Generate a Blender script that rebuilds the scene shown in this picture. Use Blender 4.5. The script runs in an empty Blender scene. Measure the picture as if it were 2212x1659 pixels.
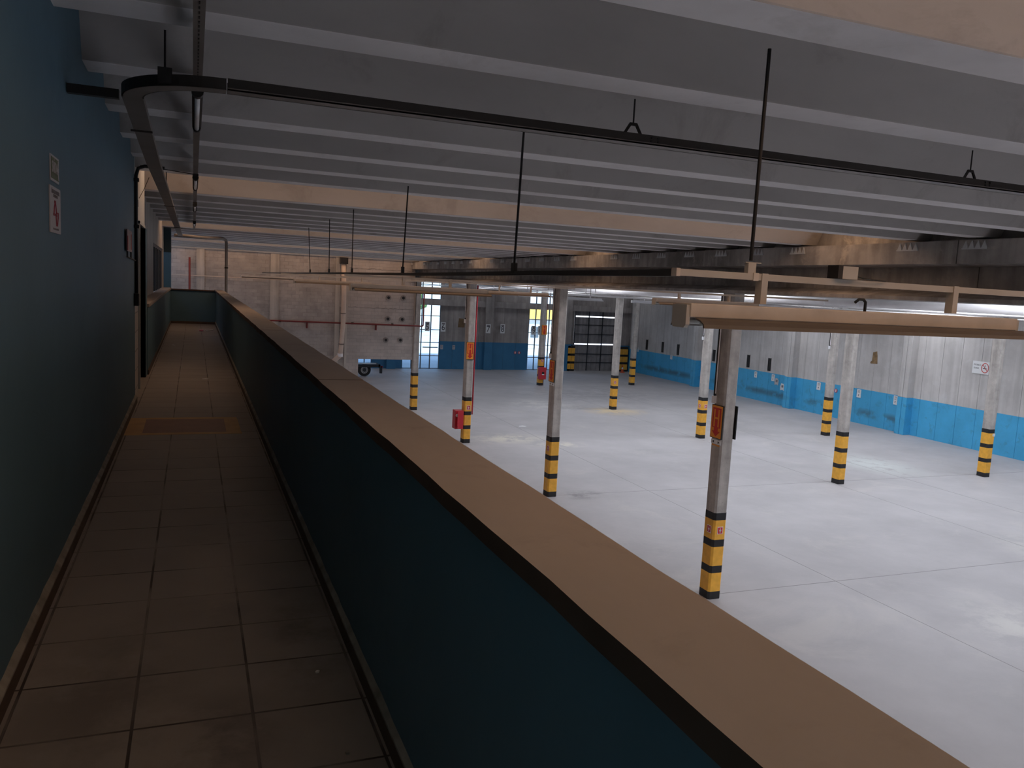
import bpy, bmesh, math, random
from mathutils import Vector, Matrix
random.seed(7)
S = 1.55          # metres per eye-height unit
EZ = 4.9          # eye height above hall floor in those units
scn = bpy.context.scene

def W(x, y, z):
    return Vector((x*S, y*S, (z+EZ)*S))

# ------------------------------------------------------------------ camera
cam_d = bpy.data.cameras.new('camera')
cam = bpy.data.objects.new('camera', cam_d)
scn.collection.objects.link(cam)
scn.camera = cam
cam_d.sensor_fit = 'HORIZONTAL'
cam_d.sensor_width = 36.0
cam_d.lens = 1753.274/2212*36.0
cam_d.clip_start = 0.05
cam_d.clip_end = 400
yaw, pitch, roll = map(math.radians, (21.62986, -6.75701, 2.95080))
cy, sy, cp, sp = math.cos(yaw), math.sin(yaw), math.cos(pitch), math.sin(pitch)
fwd = Vector((sy*cp, cy*cp, sp)); rgt = Vector((cy, -sy, 0)); upv = rgt.cross(fwd)
c_, s_ = math.cos(roll), math.sin(roll)
r2 = c_*rgt + s_*upv; u2 = -s_*rgt + c_*upv
Mx = Matrix((r2, u2, -fwd)).transposed().to_4x4()
Mx.translation = W(0, 0, 0)
cam.matrix_world = Mx

# ------------------------------------------------------------------ world
world = bpy.data.worlds.new('sky'); scn.world = world
world.use_nodes = True
wn = world.node_tree.nodes; wl = world.node_tree.links
wn.clear()
wo = wn.new('ShaderNodeOutputWorld'); bg = wn.new('ShaderNodeBackground')
sky = wn.new('ShaderNodeTexSky'); sky.sky_type = 'HOSEK_WILKIE'
sky.sun_direction = (0.35, -0.5, 0.79); sky.turbidity = 6.0; sky.ground_albedo = 0.5
wl.new(sky.outputs[0], bg.inputs[0]); bg.inputs[1].default_value = 14.0
wl.new(bg.outputs[0], wo.inputs[0])

# ------------------------------------------------------------------ exposure
scn.view_settings.view_transform = 'Standard'
scn.view_settings.look = 'None'
scn.view_settings.exposure = 0.0
scn.view_settings.gamma = 1.0
scn.view_settings.use_curve_mapping = False
scn.cycles.max_bounces = 7
scn.cycles.diffuse_bounces = 5
scn.cycles.glossy_bounces = 3
scn.cycles.transmission_bounces = 4
scn.cycles.transparent_max_bounces = 8
scn.cycles.sample_clamp_indirect = 4.0

# ------------------------------------------------------------------ daylight through the roof lights
PER = 7.1                       # roof-light spacing
RIBZ = 0.78                     # underside of the roof ribs
WARM = (1.0, 0.60, 0.36)
COOL = (0.90, 0.93, 1.0)
def area(name, x0, x1, y0, y1, z, col, rad):
    d = bpy.data.lights.new(name, 'AREA'); d.shape = 'RECTANGLE'
    d.size = (x1-x0)*S; d.size_y = (y1-y0)*S
    d.energy = rad*math.pi*d.size*d.size_y
    d.color = col
    o = bpy.data.objects.new(name, d); scn.collection.objects.link(o)
    o.location = W((x0+x1)/2, (y0+y1)/2, z)
    return o
for k in range(-2, 6):
    yc = 8.19 + PER*k
    area('roof_light_walkway_bay', -0.6 if k >= 0 else 0.2, 7.9, yc-0.46, yc+0.46, RIBZ+0.30, WARM, 1.5 if k < 4 else 1.2)
    s2 = {-2: 0.5, -1: 5, 0: 12, 1: 12, 2: 11.5, 3: 8, 4: 3.0, 5: 1.4}[k]
    area('roof_light_middle_bay', 8.6, 16.2, yc-0.46, yc+0.46, RIBZ+0.30, COOL, s2)
    area('roof_light_far_bay', 16.9, 25.6, yc-0.46, yc+0.46, RIBZ+0.30, COOL, s2*1.15)
# added unseen lamp behind the camera, brightens the near left wall
o = area('left_wall_fill', -0.35, 0.35, -3.4, -2.0, 0.2, (1.0, 0.98, 0.88), 1.5)
o.data.size = 0.5; o.data.size_y = 1.9
o.data.energy = 18.0
o.location = W(0.34, -0.6, 0.0)
o.rotation_euler = (math.radians(90), 0, math.radians(75))
o.data.spread = math.radians(130)
# added unseen lamp: lights the walkway bay floor so its ceiling catches bounce
o = area('bay_floor_fill', 3.4, 8.0, -7.0, -4.4, -3.2, COOL, 9.0)
o.location = W(5.7, -5.4, -3.0)
o.rotation_euler = (math.radians(56), 0, 0)
o.data.spread = math.radians(72)
# sun on the yard outside
sd = bpy.data.lights.new('sun', 'SUN'); sd.energy = 9.0; sd.angle = 0.02; sd.color = (1.0, 0.96, 0.9)
so = bpy.data.objects.new('sun', sd); scn.collection.objects.link(so)
so.rotation_euler = (math.radians(42), 0, math.radians(-12)); so.location = (20, 60, 40)

# ------------------------------------------------------------------ materials
def nt(name):
    m = bpy.data.materials.new(name); m.use_nodes = True
    n = m.node_tree.nodes; l = m.node_tree.links
    b = n['Principled BSDF']
    return m, n, l, b
def flat(name, col, rough=0.6, metal=0.0, spec=0.4, var=0.0, scale=3.0):
    m, n, l, b = nt(name)
    b.inputs['Roughness'].default_value = rough
    b.inputs['Metallic'].default_value = metal
    b.inputs['Specular IOR Level'].default_value = spec
    b.inputs['Base Color'].default_value = (*col, 1)
    if var:
        tc = n.new('ShaderNodeTexCoord'); no = n.new('ShaderNodeTexNoise')
        no.inputs['Scale'].default_value = scale; no.inputs['Detail'].default_value = 6
        l.new(tc.outputs['Object'], no.inputs['Vector'])
        cr = n.new('ShaderNodeValToRGB')
        cr.color_ramp.elements[0].position = 0.3; cr.color_ramp.elements[1].position = 0.7
        cr.color_ramp.elements[0].color = (*[c*(1-var) for c in col], 1)
        cr.color_ramp.elements[1].color = (*[min(1, c*(1+var)) for c in col], 1)
        l.new(no.outputs[0], cr.inputs[0]); l.new(cr.outputs[0], b.inputs['Base Color'])
    return m
def concrete(name, col, var=0.25, scale=0.8, streak=0.0, stain=None, stain_amt=0.5, stain_scale=0.5,
             rough=0.85, bump=0.15, stretch=(1, 1, 1), pits=0.0, spec=0.25):
    """mottled concrete: broad cloudiness, fine grain, optional vertical run-off streaks and stains"""
    m, n, l, b = nt(name)
    b.inputs['Roughness'].default_value = rough
    b.inputs['Specular IOR Level'].default_value = spec
    tc = n.new('ShaderNodeTexCoord'); mp = n.new('ShaderNodeMapping')
    mp.inputs['Scale'].default_value = stretch
    l.new(tc.outputs['Object'], mp.inputs[0])
    a = n.new('ShaderNodeTexNoise'); a.inputs['Scale'].default_value = scale
    a.inputs['Detail'].default_value = 8; a.inputs['Roughness'].default_value = 0.62
    l.new(mp.outputs[0], a.inputs['Vector'])
    cr = n.new('ShaderNodeValToRGB')
    cr.color_ramp.elements[0].position = 0.32; cr.color_ramp.elements[1].position = 0.68
    cr.color_ramp.elements[0].color = (*[c*(1-var) for c in col], 1)
    cr.color_ramp.elements[1].color = (*[min(1, c*(1+var*0.6)) for c in col], 1)
    l.new(a.outputs[0], cr.inputs[0])
    out = cr.outputs[0]
    def mixin(fac, colr, amt, out):
        mr = n.new('ShaderNodeMath'); mr.operation = 'MULTIPLY'; mr.inputs[1].default_value = amt
        l.new(fac, mr.inputs[0])
        mx = n.new('ShaderNodeMix'); mx.data_type = 'RGBA'
        l.new(mr.outputs[0], mx.inputs['Factor']); l.new(out, mx.inputs['A'])
        mx.inputs['B'].default_value = (*colr, 1)
        return mx.outputs['Result']
    if streak:
        m2 = n.new('ShaderNodeMapping'); m2.inputs['Scale'].default_value = (2.6, 2.6, 0.12)
        l.new(tc.outputs['Object'], m2.inputs[0])
        s = n.new('ShaderNodeTexNoise'); s.inputs['Scale'].default_value = 1.6
        s.inputs['Detail'].default_value = 5; l.new(m2.outputs[0], s.inputs['Vector'])
        rr = n.new('ShaderNodeMapRange'); rr.inputs['From Min'].default_value = 0.5
        rr.inputs['From Max'].default_value = 0.72
        l.new(s.outputs[0], rr.inputs[0])
        out = mixin(rr.outputs[0], tuple(c*0.55 for c in col), streak, out)
        rr2 = n.new('ShaderNodeMapRange'); rr2.inputs['From Min'].default_value = 0.46
        rr2.inputs['From Max'].default_value = 0.28
        l.new(s.outputs[0], rr2.inputs[0])
        out = mixin(rr2.outputs[0], tuple(min(1, c*1.45) for c in col), streak*0.7, out)
    if stain:
        s = n.new('ShaderNodeTexNoise'); s.inputs['Scale'].default_value = stain_scale
        s.inputs['Detail'].default_value = 9; s.inputs['Roughness'].default_value = 0.7
        s.inputs['Distortion'].default_value = 0.6
        m3 = n.new('ShaderNodeMapping'); m3.inputs['Location'].default_value = (13.1, 4.2, 7.7)
        l.new(tc.outputs['Object'], m3.inputs[0]); l.new(m3.outputs[0], s.inputs['Vector'])
        rr = n.new('ShaderNodeMapRange'); rr.inputs['From Min'].default_value = 0.55
        rr.inputs['From Max'].default_value = 0.66
        l.new(s.outputs[0], rr.inputs[0])
        out = mixin(rr.outputs[0], stain, stain_amt, out)
    if pits:
        v = n.new('ShaderNodeTexVoronoi'); v.inputs['Scale'].default_value = 9
        l.new(tc.outputs['Object'], v.inputs['Vector'])
        rr = n.new('ShaderNodeMapRange'); rr.inputs['From Min'].default_value = 0.12
        rr.inputs['From Max'].default_value = 0.05
        l.new(v.outputs[0], rr.inputs[0])
        out = mixin(rr.outputs[0], tuple(c*0.4 for c in col), pits, out)
    l.new(out, b.inputs['Base Color'])
    if bump:
        f = n.new('ShaderNodeTexNoise'); f.inputs['Scale'].default_value = 14
        f.inputs['Detail'].default_value = 7; l.new(mp.outputs[0], f.inputs['Vector'])
        bp = n.new('ShaderNodeBump'); bp.inputs['Strength'].default_value = bump
        bp.inputs['Distance'].default_value = 0.02
        l.new(f.outputs[0], bp.inputs['Height']); l.new(bp.outputs[0], b.inputs['Normal'])
    return m
def masonry(name, col, mortar, bw, bh, offs=0.5, msize=0.012, var=0.2, rough=0.85, axis='XZ', mvar=0.0, bump=0.4):
    m, n, l, b = nt(name)
    b.inputs['Roughness'].default_value = rough
    b.inputs['Specular IOR Level'].default_value = 0.25
    tc = n.new('ShaderNodeTexCoord'); sx = n.new('ShaderNodeSeparateXYZ'); cb = n.new('ShaderNodeCombineXYZ')
    l.new(tc.outputs['Object'], sx.inputs[0])
    l.new(sx.outputs[axis[0]], cb.inputs[0]); l.new(sx.outputs[axis[1]], cb.inputs[1])
    br = n.new('ShaderNodeTexBrick'); br.offset = offs; br.squash = 1.0
    br.inputs['Scale'].default_value = 1.0
    br.inputs['Brick Width'].default_value = bw; br.inputs['Row Height'].default_value = bh
    br.inputs['Mortar Size'].default_value = msize; br.inputs['Mortar Smooth'].default_value = 0.3
    br.inputs['Color1'].default_value = (*[c*(1-var*0.5) for c in col], 1)
    br.inputs['Color2'].default_value = (*[min(1, c*(1+var*0.5)) for c in col], 1)
    br.inputs['Mortar'].default_value = (*mortar, 1)
    l.new(cb.outputs[0], br.inputs['Vector'])
    no = n.new('ShaderNodeTexNoise'); no.inputs['Scale'].default_value = 0.9; no.inputs['Detail'].default_value = 8
    no.inputs['Roughness'].default_value = 0.65
    l.new(tc.outputs['Object'], no.inputs['Vector'])
    rr = n.new('ShaderNodeMapRange'); rr.inputs['From Min'].default_value = 0.3; rr.inputs['From Max'].default_value = 0.7
    rr.inputs['To Min'].default_value = 1-var; rr.inputs['To Max'].default_value = 1+var*0.6
    l.new(no.outputs[0], rr.inputs[0])
    mu = n.new('ShaderNodeMix'); mu.data_type = 'RGBA'; mu.blend_type = 'MULTIPLY'
    mu.inputs['Factor'].default_value = 1.0
    l.new(br.outputs['Color'], mu.inputs['A']); l.new(rr.outputs[0], mu.inputs['B'])
    out = mu.outputs['Result']
    if mvar:   # joints partly filled: fade mortar lines with noise
        n2 = n.new('ShaderNodeTexNoise'); n2.inputs['Scale'].default_value = 2.3; n2.inputs['Detail'].default_value = 3
        l.new(tc.outputs['Object'], n2.inputs['Vector'])
        r3 = n.new('ShaderNodeMapRange'); r3.inputs['From Min'].default_value = 0.42; r3.inputs['From Max'].default_value = 0.6
        r3.inputs['To Max'].default_value = mvar
        l.new(n2.outputs[0], r3.inputs[0])
        pl = n.new('ShaderNodeMix'); pl.data_type = 'RGBA'; pl.blend_type = 'MULTIPLY'; pl.inputs['Factor'].default_value = 1
        pl.inputs['A'].default_value = (*col, 1); l.new(rr.outputs[0], pl.inputs['B'])
        m4 = n.new('ShaderNodeMix'); m4.data_type = 'RGBA'
        l.new(r3.outputs[0], m4.inputs['Factor']); l.new(out, m4.inputs['A']); l.new(pl.outputs['Result'], m4.inputs['B'])
        out = m4.outputs['Result']
    l.new(out, b.inputs['Base Color'])
    bp = n.new('ShaderNodeBump'); bp.inputs['Strength'].default_value = bump; bp.inputs['Distance'].default_value = 0.01
    iv = n.new('ShaderNodeMath'); iv.operation = 'SUBTRACT'; iv.inputs[0].default_value = 1.0
    l.new(br.outputs['Fac'], iv.inputs[1]); l.new(iv.outputs[0], bp.inputs['Height']); l.new(bp.outputs[0], b.inputs['Normal'])
    return m

M = {}
M['hall_floor'] = concrete('hall_floor_concrete', (0.40, 0.395, 0.415), 0.12, 0.35, stain=(0.47, 0.46, 0.46), stain_amt=0.5,
                           stain_scale=0.33, rough=0.62, bump=0.05, spec=0.4)
def soft_marks(mat, marks):
    n = mat.node_tree.nodes; l = mat.node_tree.links; b = n['Principled BSDF']
    out = b.inputs['Base Color'].links[0].from_socket
    tc = n.new('ShaderNodeTexCoord')
    no = n.new('ShaderNodeTexNoise'); no.inputs['Scale'].default_value = 1.1; no.inputs['Detail'].default_value = 9
    no.inputs['Roughness'].default_value = 0.7
    l.new(tc.outputs['Object'], no.inputs['Vector'])
    for (cen, rad, col, amt, thr) in marks:
        vs = n.new('ShaderNodeVectorMath'); vs.operation = 'SUBTRACT'; vs.inputs[1].default_value = W(*cen)
        l.new(tc.outputs['Object'], vs.inputs[0])
        vd = n.new('ShaderNodeVectorMath'); vd.operation = 'DIVIDE'; vd.inputs[1].default_value = [r*S for r in rad]
        l.new(vs.outputs[0], vd.inputs[0])
        ln = n.new('ShaderNodeVectorMath'); ln.operation = 'LENGTH'; l.new(vd.outputs[0], ln.inputs[0])
        fo = n.new('ShaderNodeMapRange'); fo.inputs['From Min'].default_value = 1.0; fo.inputs['From Max'].default_value = 0.2
        l.new(ln.outputs['Value'], fo.inputs[0])
        nr = n.new('ShaderNodeMapRange'); nr.inputs['From Min'].default_value = thr-0.06; nr.inputs['From Max'].default_value = thr+0.06
        l.new(no.outputs[0], nr.inputs[0])
        m1 = n.new('ShaderNodeMath'); m1.operation = 'MULTIPLY'; l.new(fo.outputs[0], m1.inputs[0]); l.new(nr.outputs[0], m1.inputs[1])
        m2 = n.new('ShaderNodeMath'); m2.operation = 'MULTIPLY'; l.new(m1.outputs[0], m2.inputs[0]); m2.inputs[1].default_value = amt
        mx = n.new('ShaderNodeMix'); mx.data_type = 'RGBA'; l.new(m2.outputs[0], mx.inputs['Factor']); l.new(out, mx.inputs['A'])
        mx.inputs['B'].default_value = (*col, 1); out = mx.outputs['Result']
    l.new(out, b.inputs['Base Color'])
fl = -EZ
soft_marks(M['hall_floor'], [
    ((9.6, 24.3, fl), (1.7, 1.0, 1), (0.62, 0.60, 0.53), 0.9, 0.47),
    ((10.9, 23.2, fl), (1.1, 0.7, 1), (0.62, 0.60, 0.53), 0.9, 0.50),
    ((16.4, 29.6, fl), (1.6, 1.2, 1), (0.62, 0.50, 0.30), 0.8, 0.44),
    ((14.0, 31.5, fl), (2.2, 2.2, 1), (0.58, 0.57, 0.56), 0.7, 0.50),
    ((19.8, 19.0, fl), (1.6, 2.0, 1), (0.56, 0.60, 0.60), 0.9, 0.42),
    ((8.8, 17.2, fl), (0.7, 0.5, 1), (0.17, 0.17, 0.18), 0.8, 0.50),
    ((17.0, 10.0, fl), (1.6, 2.8, 1), (0.56, 0.56, 0.53), 0.8, 0.47),
    ((12.3, 8.2, fl), (1.4, 1.6, 1), (0.54, 0.54, 0.53), 0.7, 0.52),
    ((18.0, 34.5, fl), (5.0, 3.5, 1), (0.27, 0.27, 0.29), 0.6, 0.50)])
M['joint'] = flat('floor_joint', (0.27, 0.265, 0.27), 0.9, spec=0.1)
M['roof'] = concrete('roof_concrete', (0.43, 0.415, 0.405), 0.16, 0.5, stain=(0.27, 0.25, 0.235), stain_amt=0.45, stain_scale=1.1,
                     stretch=(0.5, 1.4, 1.4), bump=0.08)
M['roof_lit'] = concrete('roof_rib_soffit_lit', (0.78, 0.77, 0.78), 0.12, 0.9, stain=(0.55, 0.53, 0.52), stain_amt=0.4, stain_scale=1.6, bump=0.05)  # rib undersides paler than the roof: floor bounce painted into the colour
M['beam'] = concrete('beam_concrete', (0.36, 0.345, 0.335), 0.5, 0.9, streak=0.75, stain=(0.55, 0.50, 0.45), stain_amt=0.6, stain_scale=1.3)
M['tooth'] = concrete('bearing_concrete', (0.55, 0.58, 0.60), 0.2, 2)
M['column'] = concrete('column_concrete', (0.43, 0.405, 0.385), 0.32, 1.8, streak=0.6, pits=0.35, bump=0.3,
                       stain=(0.25, 0.24, 0.23), stain_amt=0.4, stain_scale=1.6)
M['panel'] = concrete('wall_panel_concrete', (0.56, 0.545, 0.54), 0.14, 0.7, streak=0.3, stain=(0.66, 0.66, 0.67), stain_amt=0.35, stain_scale=0.9)
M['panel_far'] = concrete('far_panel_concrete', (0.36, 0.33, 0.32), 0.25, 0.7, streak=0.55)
M['panel_left'] = concrete('left_panel_concrete', (0.46, 0.43, 0.40), 0.2, 0.7, streak=0.7)
M['blue'] = concrete('blue_wall_paint', (0.07, 0.42, 0.74), 0.10, 0.9, stain=(0.06, 0.16, 0.26), stain_amt=0.35, stain_scale=1.7,
                     rough=0.5, bump=0.04, spec=0.4)
soft_marks(M['blue'], [((26, y, -4.42), (0.6, rl, 0.22), (0.07, 0.13, 0.17), 0.75, 0.44) for (y, rl) in ((42.0, 2.6), (39.6, 2.6), (35.6, 1.2), (32.6, 1.8), (30.9, 1.4), (28.6, 0.9), (25.6, 0.8), (24.3, 0.7))])
M['blue_dark'] = concrete('teal_wall_paint', (0.085, 0.165, 0.22), 0.12, 0.7, rough=0.55, bump=0.05, stain=(0.055, 0.12, 0.17),
                          stain_amt=0.4, stain_scale=1.2, spec=0.35)
M['blue_col'] = concrete('blue_column_paint', (0.08, 0.22, 0.42), 0.1, 1.0, rough=0.5)
M['navy_col'] = flat('dark_teal_paint', (0.02, 0.05, 0.07), 0.6)
M['ledge'] = concrete('ledge_paint', (0.32, 0.285, 0.26), 0.11, 1.5, rough=0.62, bump=0.04, stain=(0.25, 0.22, 0.20), stain_amt=0.5,
                      stain_scale=3.2, stretch=(1.5, 0.6, 1), spec=0.3)
M['ledge_edge'] = flat('ledge_edge_brown', (0.09, 0.05, 0.035), 0.8, var=0.3)
M['block'] = masonry('block_wall', (0.40, 0.37, 0.355), (0.29, 0.27, 0.26), 0.41, 0.20, 0.5, 0.010, 0.26, mvar=0.9)
M['block_new'] = masonry('block_wall_clean', (0.46, 0.42, 0.40), (0.35, 0.33, 0.32), 0.41, 0.20, 0.5, 0.009, 0.15)
M['tile_floor'] = masonry('walkway_tiles', (0.27, 0.245, 0.225), (0.055, 0.045, 0.042), 0.253*S, 0.253*S, 0.0, 0.006, 0.13, rough=0.55,
                          axis='XY', mvar=0.75, bump=0.5)
soft_marks(M['tile_floor'], [((x, y, -1), (rx, ry, 1), c, a, th) for (x, y, rx, ry, c, a, th) in (
    (0.08, 2.9, 0.16, 0.5, (0.36, 0.32, 0.28), 0.8, 0.50), (0.26, 3.3, 0.15, 0.6, (0.34, 0.30, 0.27), 0.7, 0.52),
    (0.1, 2.45, 0.18, 0.3, (0.35, 0.31, 0.27), 0.7, 0.50), (0.3, 2.2, 0.16, 0.5, (0.11, 0.095, 0.085), 0.7, 0.52),
    (0.05, 4.1, 0.2, 0.6, (0.33, 0.29, 0.26), 0.6, 0.52), (-0.2, 2.0, 0.25, 0.6, (0.13, 0.115, 0.10), 0.6, 0.52),
    (0.1, 7.3, 0.3, 0.6, (0.32, 0.28, 0.25), 0.6, 0.5), (0.05, 1.75, 0.2, 0.25, (0.12, 0.105, 0.095), 0.8, 0.48))])
M['wall_tile'] = masonry('white_wall_tiles', (0.50, 0.50, 0.51), (0.16, 0.16, 0.17), 0.31, 0.235, 0.0, 0.008, 0.06, rough=0.3, axis='YZ')
M['white_wall'] = concrete('white_plaster', (0.58, 0.60, 0.58), 0.06, 0.8, rough=0.6, bump=0.03)
M['skirt'] = flat('skirting_brown', (0.085, 0.055, 0.042), 0.6, var=0.25, scale=5)
M['skirt_top'] = flat('skirting_mortar', (0.26, 0.245, 0.215), 0.9, var=0.3, scale=9)
M['rail'] = flat('galvanised_tray', (0.20, 0.18, 0.165), 0.5, 0.4, var=0.15)
M['rail_dark'] = flat('dark_steel', (0.045, 0.04, 0.037), 0.6, 0.3)
M['rail_tan'] = flat('dusty_white_steel', (0.50, 0.46, 0.41), 0.6, var=0.08)
M['lamp_body'] = flat('dusty_enamel', (0.62, 0.55, 0.48), 0.55, var=0.1, scale=6)
M['lamp_white'] = flat('white_enamel', (0.80, 0.82, 0.86), 0.45)
M['reflector'] = flat('reflector_enamel', (0.11, 0.09, 0.075), 0.5, var=0.1)
M['tube'] = flat('fluorescent_glass', (0.85, 0.87, 0.88), 0.25)
M['black'] = flat('black_plastic', (0.012, 0.012, 0.013), 0.5)
M['black_paint'] = flat('black_band_paint', (0.016, 0.016, 0.018), 0.6, var=0.3, scale=7)
M['yellow'] = flat('yellow_band_paint', (0.78, 0.40, 0.05), 0.5, var=0.12, scale=5)
M['red'] = flat('red_enamel', (0.50, 0.025, 0.04), 0.4)
M['red_pipe'] = flat('red_pipe_paint', (0.15, 0.02, 0.022), 0.5)
M['sign_yellow'] = flat('sign_yellow', (0.80, 0.30, 0.03), 0.5)
M['sign_red'] = flat('sign_red', (0.55, 0.03, 0.02), 0.5)
M['white'] = flat('white_plate', (0.78, 0.80, 0.82), 0.5)
M['paper'] = flat('paper', (0.52, 0.50, 0.52), 0.7)
M['sign_green'] = flat('sign_green', (0.10, 0.13, 0.06), 0.5)
M['ink'] = flat('ink', (0.05, 0.05, 0.06), 0.6)
M['ink_grey'] = flat('grey_ink', (0.22, 0.21, 0.23), 0.6)
M['maroon'] = flat('maroon_ink', (0.28, 0.03, 0.05), 0.6)
M['pvc'] = flat('beige_pvc', (0.60, 0.49, 0.42), 0.5, var=0.06)
M['pvc_white'] = flat('white_pvc', (0.82, 0.81, 0.84), 0.5, var=0.05)
M['frame'] = flat('window_frame_steel', (0.10, 0.11, 0.13), 0.5, 0.3)
M['gate'] = concrete('gate_sheet_metal', (0.27, 0.26, 0.27), 0.25, 2.0, streak=0.8, rough=0.5, bump=0.05)
M['wood'] = flat('brown_board', (0.16, 0.09, 0.06), 0.7, var=0.3)
M['orange'] = flat('orange_plastic', (0.65, 0.11, 0.04), 0.5)
M['rubber'] = flat('tyre_rubber', (0.02, 0.02, 0.022), 0.8)
M['rim'] = flat('steel_rim', (0.42, 0.43, 0.45), 0.4, 0.5)
M['chassis'] = flat('chassis_paint', (0.03, 0.035, 0.045), 0.5, 0.3)
M['mark_yellow'] = flat('floor_mark_yellow', (0.46, 0.26, 0.085), 0.6, var=0.12, scale=6)
M['mark_red'] = flat('floor_mark_red', (0.22, 0.105, 0.075), 0.6, var=0.12, scale=6)
M['asphalt'] = concrete('yard_concrete', (0.50, 0.50, 0.52), 0.15, 0.3)
M['leaf'] = concrete('foliage', (0.07, 0.16, 0.04), 0.5, 1.5, bump=0.6)
M['yard_wall'] = concrete('yard_wall', (0.62, 0.63, 0.68), 0.1, 0.5)
M['yard_yellow'] = flat('yard_awning_yellow', (0.85, 0.50, 0.10), 0.6)
def glass():
    m, n, l, b = nt('window_glass')
    n.remove(b); o = n['Material Output']
    tr = n.new('ShaderNodeBsdfTransparent'); tr.inputs[0].default_value = (0.82, 0.92, 0.97, 1)
    gl = n.new('ShaderNodeBsdfGlossy'); gl.inputs['Roughness'].default_value = 0.05
    mx = n.new('ShaderNodeMixShader'); mx.inputs[0].default_value = 0.08
    l.new(tr.outputs[0], mx.inputs[1]); l.new(gl.outputs[0], mx.inputs[2]); l.new(mx.outputs[0], o.inputs[0])
    return m
M['glass'] = glass()
def sheet():
    m, n, l, b = nt('translucent_roof_sheet')
    b.inputs['Base Color'].default_value = (0.75, 0.6, 0.4, 1); b.inputs['Roughness'].default_value = 0.5
    return m
M['sheet'] = sheet()

# ------------------------------------------------------------------ mesh helper
class MB:
    """collects solids (in eye-height units unless raw) and links them as one mesh object"""
    def __init__(s, conv=W):
        s.v = []; s.f = []; s.mi = []; s.c = conv
    def add(s, vs, fs, mi=0):
        b = len(s.v)
        s.v += [s.c(*p) for p in vs]
        s.f += [tuple(b+i for i in f) for f in fs]; s.mi += [mi]*len(fs)
        return s
    def box(s, x0, x1, y0, y1, z0, z1, mi=0):
        return s.add([(x0,y0,z0),(x1,y0,z0),(x1,y1,z0),(x0,y1,z0),(x0,y0,z1),(x1,y0,z1),(x1,y1,z1),(x0,y1,z1)],
                     [(0,3,2,1),(4,5,6,7),(0,1,5,4),(1,2,6,5),(2,3,7,6),(3,0,4,7)], mi)
    def prism(s, poly, a0, a1, axis='X', mi=0):
        """poly of (u,v): axis X -> (y,z); axis Y -> (x,z); axis Z -> (x,y)"""
        def p(a, u, v):
            return {'X': (a,u,v), 'Y': (u,a,v), 'Z': (u,v,a)}[axis]
        k = len(poly)
        vs = [p(a0,u,v) for u,v in poly]+[p(a1,u,v) for u,v in poly]
        fs = [tuple(range(k)), tuple(range(2*k-1, k-1, -1))]
        fs += [(i, k+i, k+(i+1)%k, (i+1)%k) for i in range(k)]   # side i runs from poly[i] to poly[i+1]
        return s.add(vs, fs, mi)
    def tube(s, pts, r, n=10, mi=0, caps=True):
        pts = [Vector(p) for p in pts]
        rings = []
        prev = None
        for i, p in enumerate(pts):
            if i == 0: t = pts[1]-p
            elif i == len(pts)-1: t = p-pts[i-1]
            else: t = (pts[i+1]-p).normalized()+(p-pts[i-1]).normalized()
            t.normalize()
            if prev is None:
                a = Vector((0,0,1)) if abs(t.z) < 0.9 else Vector((1,0,0))
                u = t.cross(a).normalized()
            else:
                u = (prev - t*prev.dot(t)).normalized()
            prev = u; w = t.cross(u)
            rr = r[i] if isinstance(r, (list, tuple)) else r
            rings.append([p+u*rr*math.cos(2*math.pi*j/n)+w*rr*math.sin(2*math.pi*j/n) for j in range(n)])
        vs = [tuple(q) for R in rings for q in R]; fs = []
        for i in range(len(rings)-1):
            for j in range(n):
                a = i*n+j; b2 = i*n+(j+1)%n
                fs.append((a, b2, b2+n, a+n))
        if caps:
            fs.append(tuple(range(n-1, -1, -1))); fs.append(tuple(range((len(rings)-1)*n, len(rings)*n)))
        return s.add(vs, fs, mi)
    def disc(s, c, r, ax, h, n=24, mi=0):
        c = Vector(c); d = {'X': Vector((1,0,0)), 'Y': Vector((0,1,0)), 'Z': Vector((0,0,1))}[ax]
        return s.tube([c-d*h/2, c+d*h/2], r, n, mi)
    def build(s, name, mats, parent=None, smooth=False, bevel=0.0):
        me = bpy.data.meshes.new(name)
        org = parent.location.copy() if (parent is not None and s.c is W) else Vector((0,0,0))
        if parent is not None and s.c is W:
            q = parent
            org = Vector((0,0,0))
            while q is not None:
                org = org + q.location; q = q.parent
        me.from_pydata([tuple(v-org) for v in s.v], [], s.f)
        if not isinstance(mats, (list, tuple)): mats = [mats]
        for m in mats: me.materials.append(M[m] if isinstance(m, str) else m)
        for p, i in zip(me.polygons, s.mi): p.material_index = i
        bm = bmesh.new(); bm.from_mesh(me)
        bmesh.ops.recalc_face_normals(bm, faces=bm.faces); bm.to_mesh(me); bm.free()
        if smooth:
            for p in me.polygons: p.use_smooth = len(p.vertices) == 4
        o = bpy.data.objects.new(name, me); scn.collection.objects.link(o)
        if parent is not None: o.parent = parent
        if bevel:
            b = o.modifiers.new('bevel', 'BEVEL'); b.width = bevel; b.segments = 2; b.limit_method = 'ANGLE'
        return o
def RAW(x, y, z): return Vector((x, y, z))
def H(x, y, z): return Vector((x*S, y*S, z*S))      # local, eye-height units
def empty(name, p, label=None, cat=None, group=None, conv=W):
    o = bpy.data.objects.new(name, None); scn.collection.objects.link(o)
    o.empty_display_size = 0.1
    o.location = conv(*p)
    return tag(o, label, cat, group)
def tag(o, label=None, cat=None, group=None, kind=None):
    if label: o['label'] = label
    if cat: o['category'] = cat
    if group: o['group'] = group
    if kind: o['kind'] = kind
    return o
def struct(o): o['kind'] = 'structure'; return o
def copy_tree(o, parent=None):
    c = o.copy(); scn.collection.objects.link(c); c.parent = parent
    for ch in list(o.children): copy_tree(ch, c)
    return c
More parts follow.
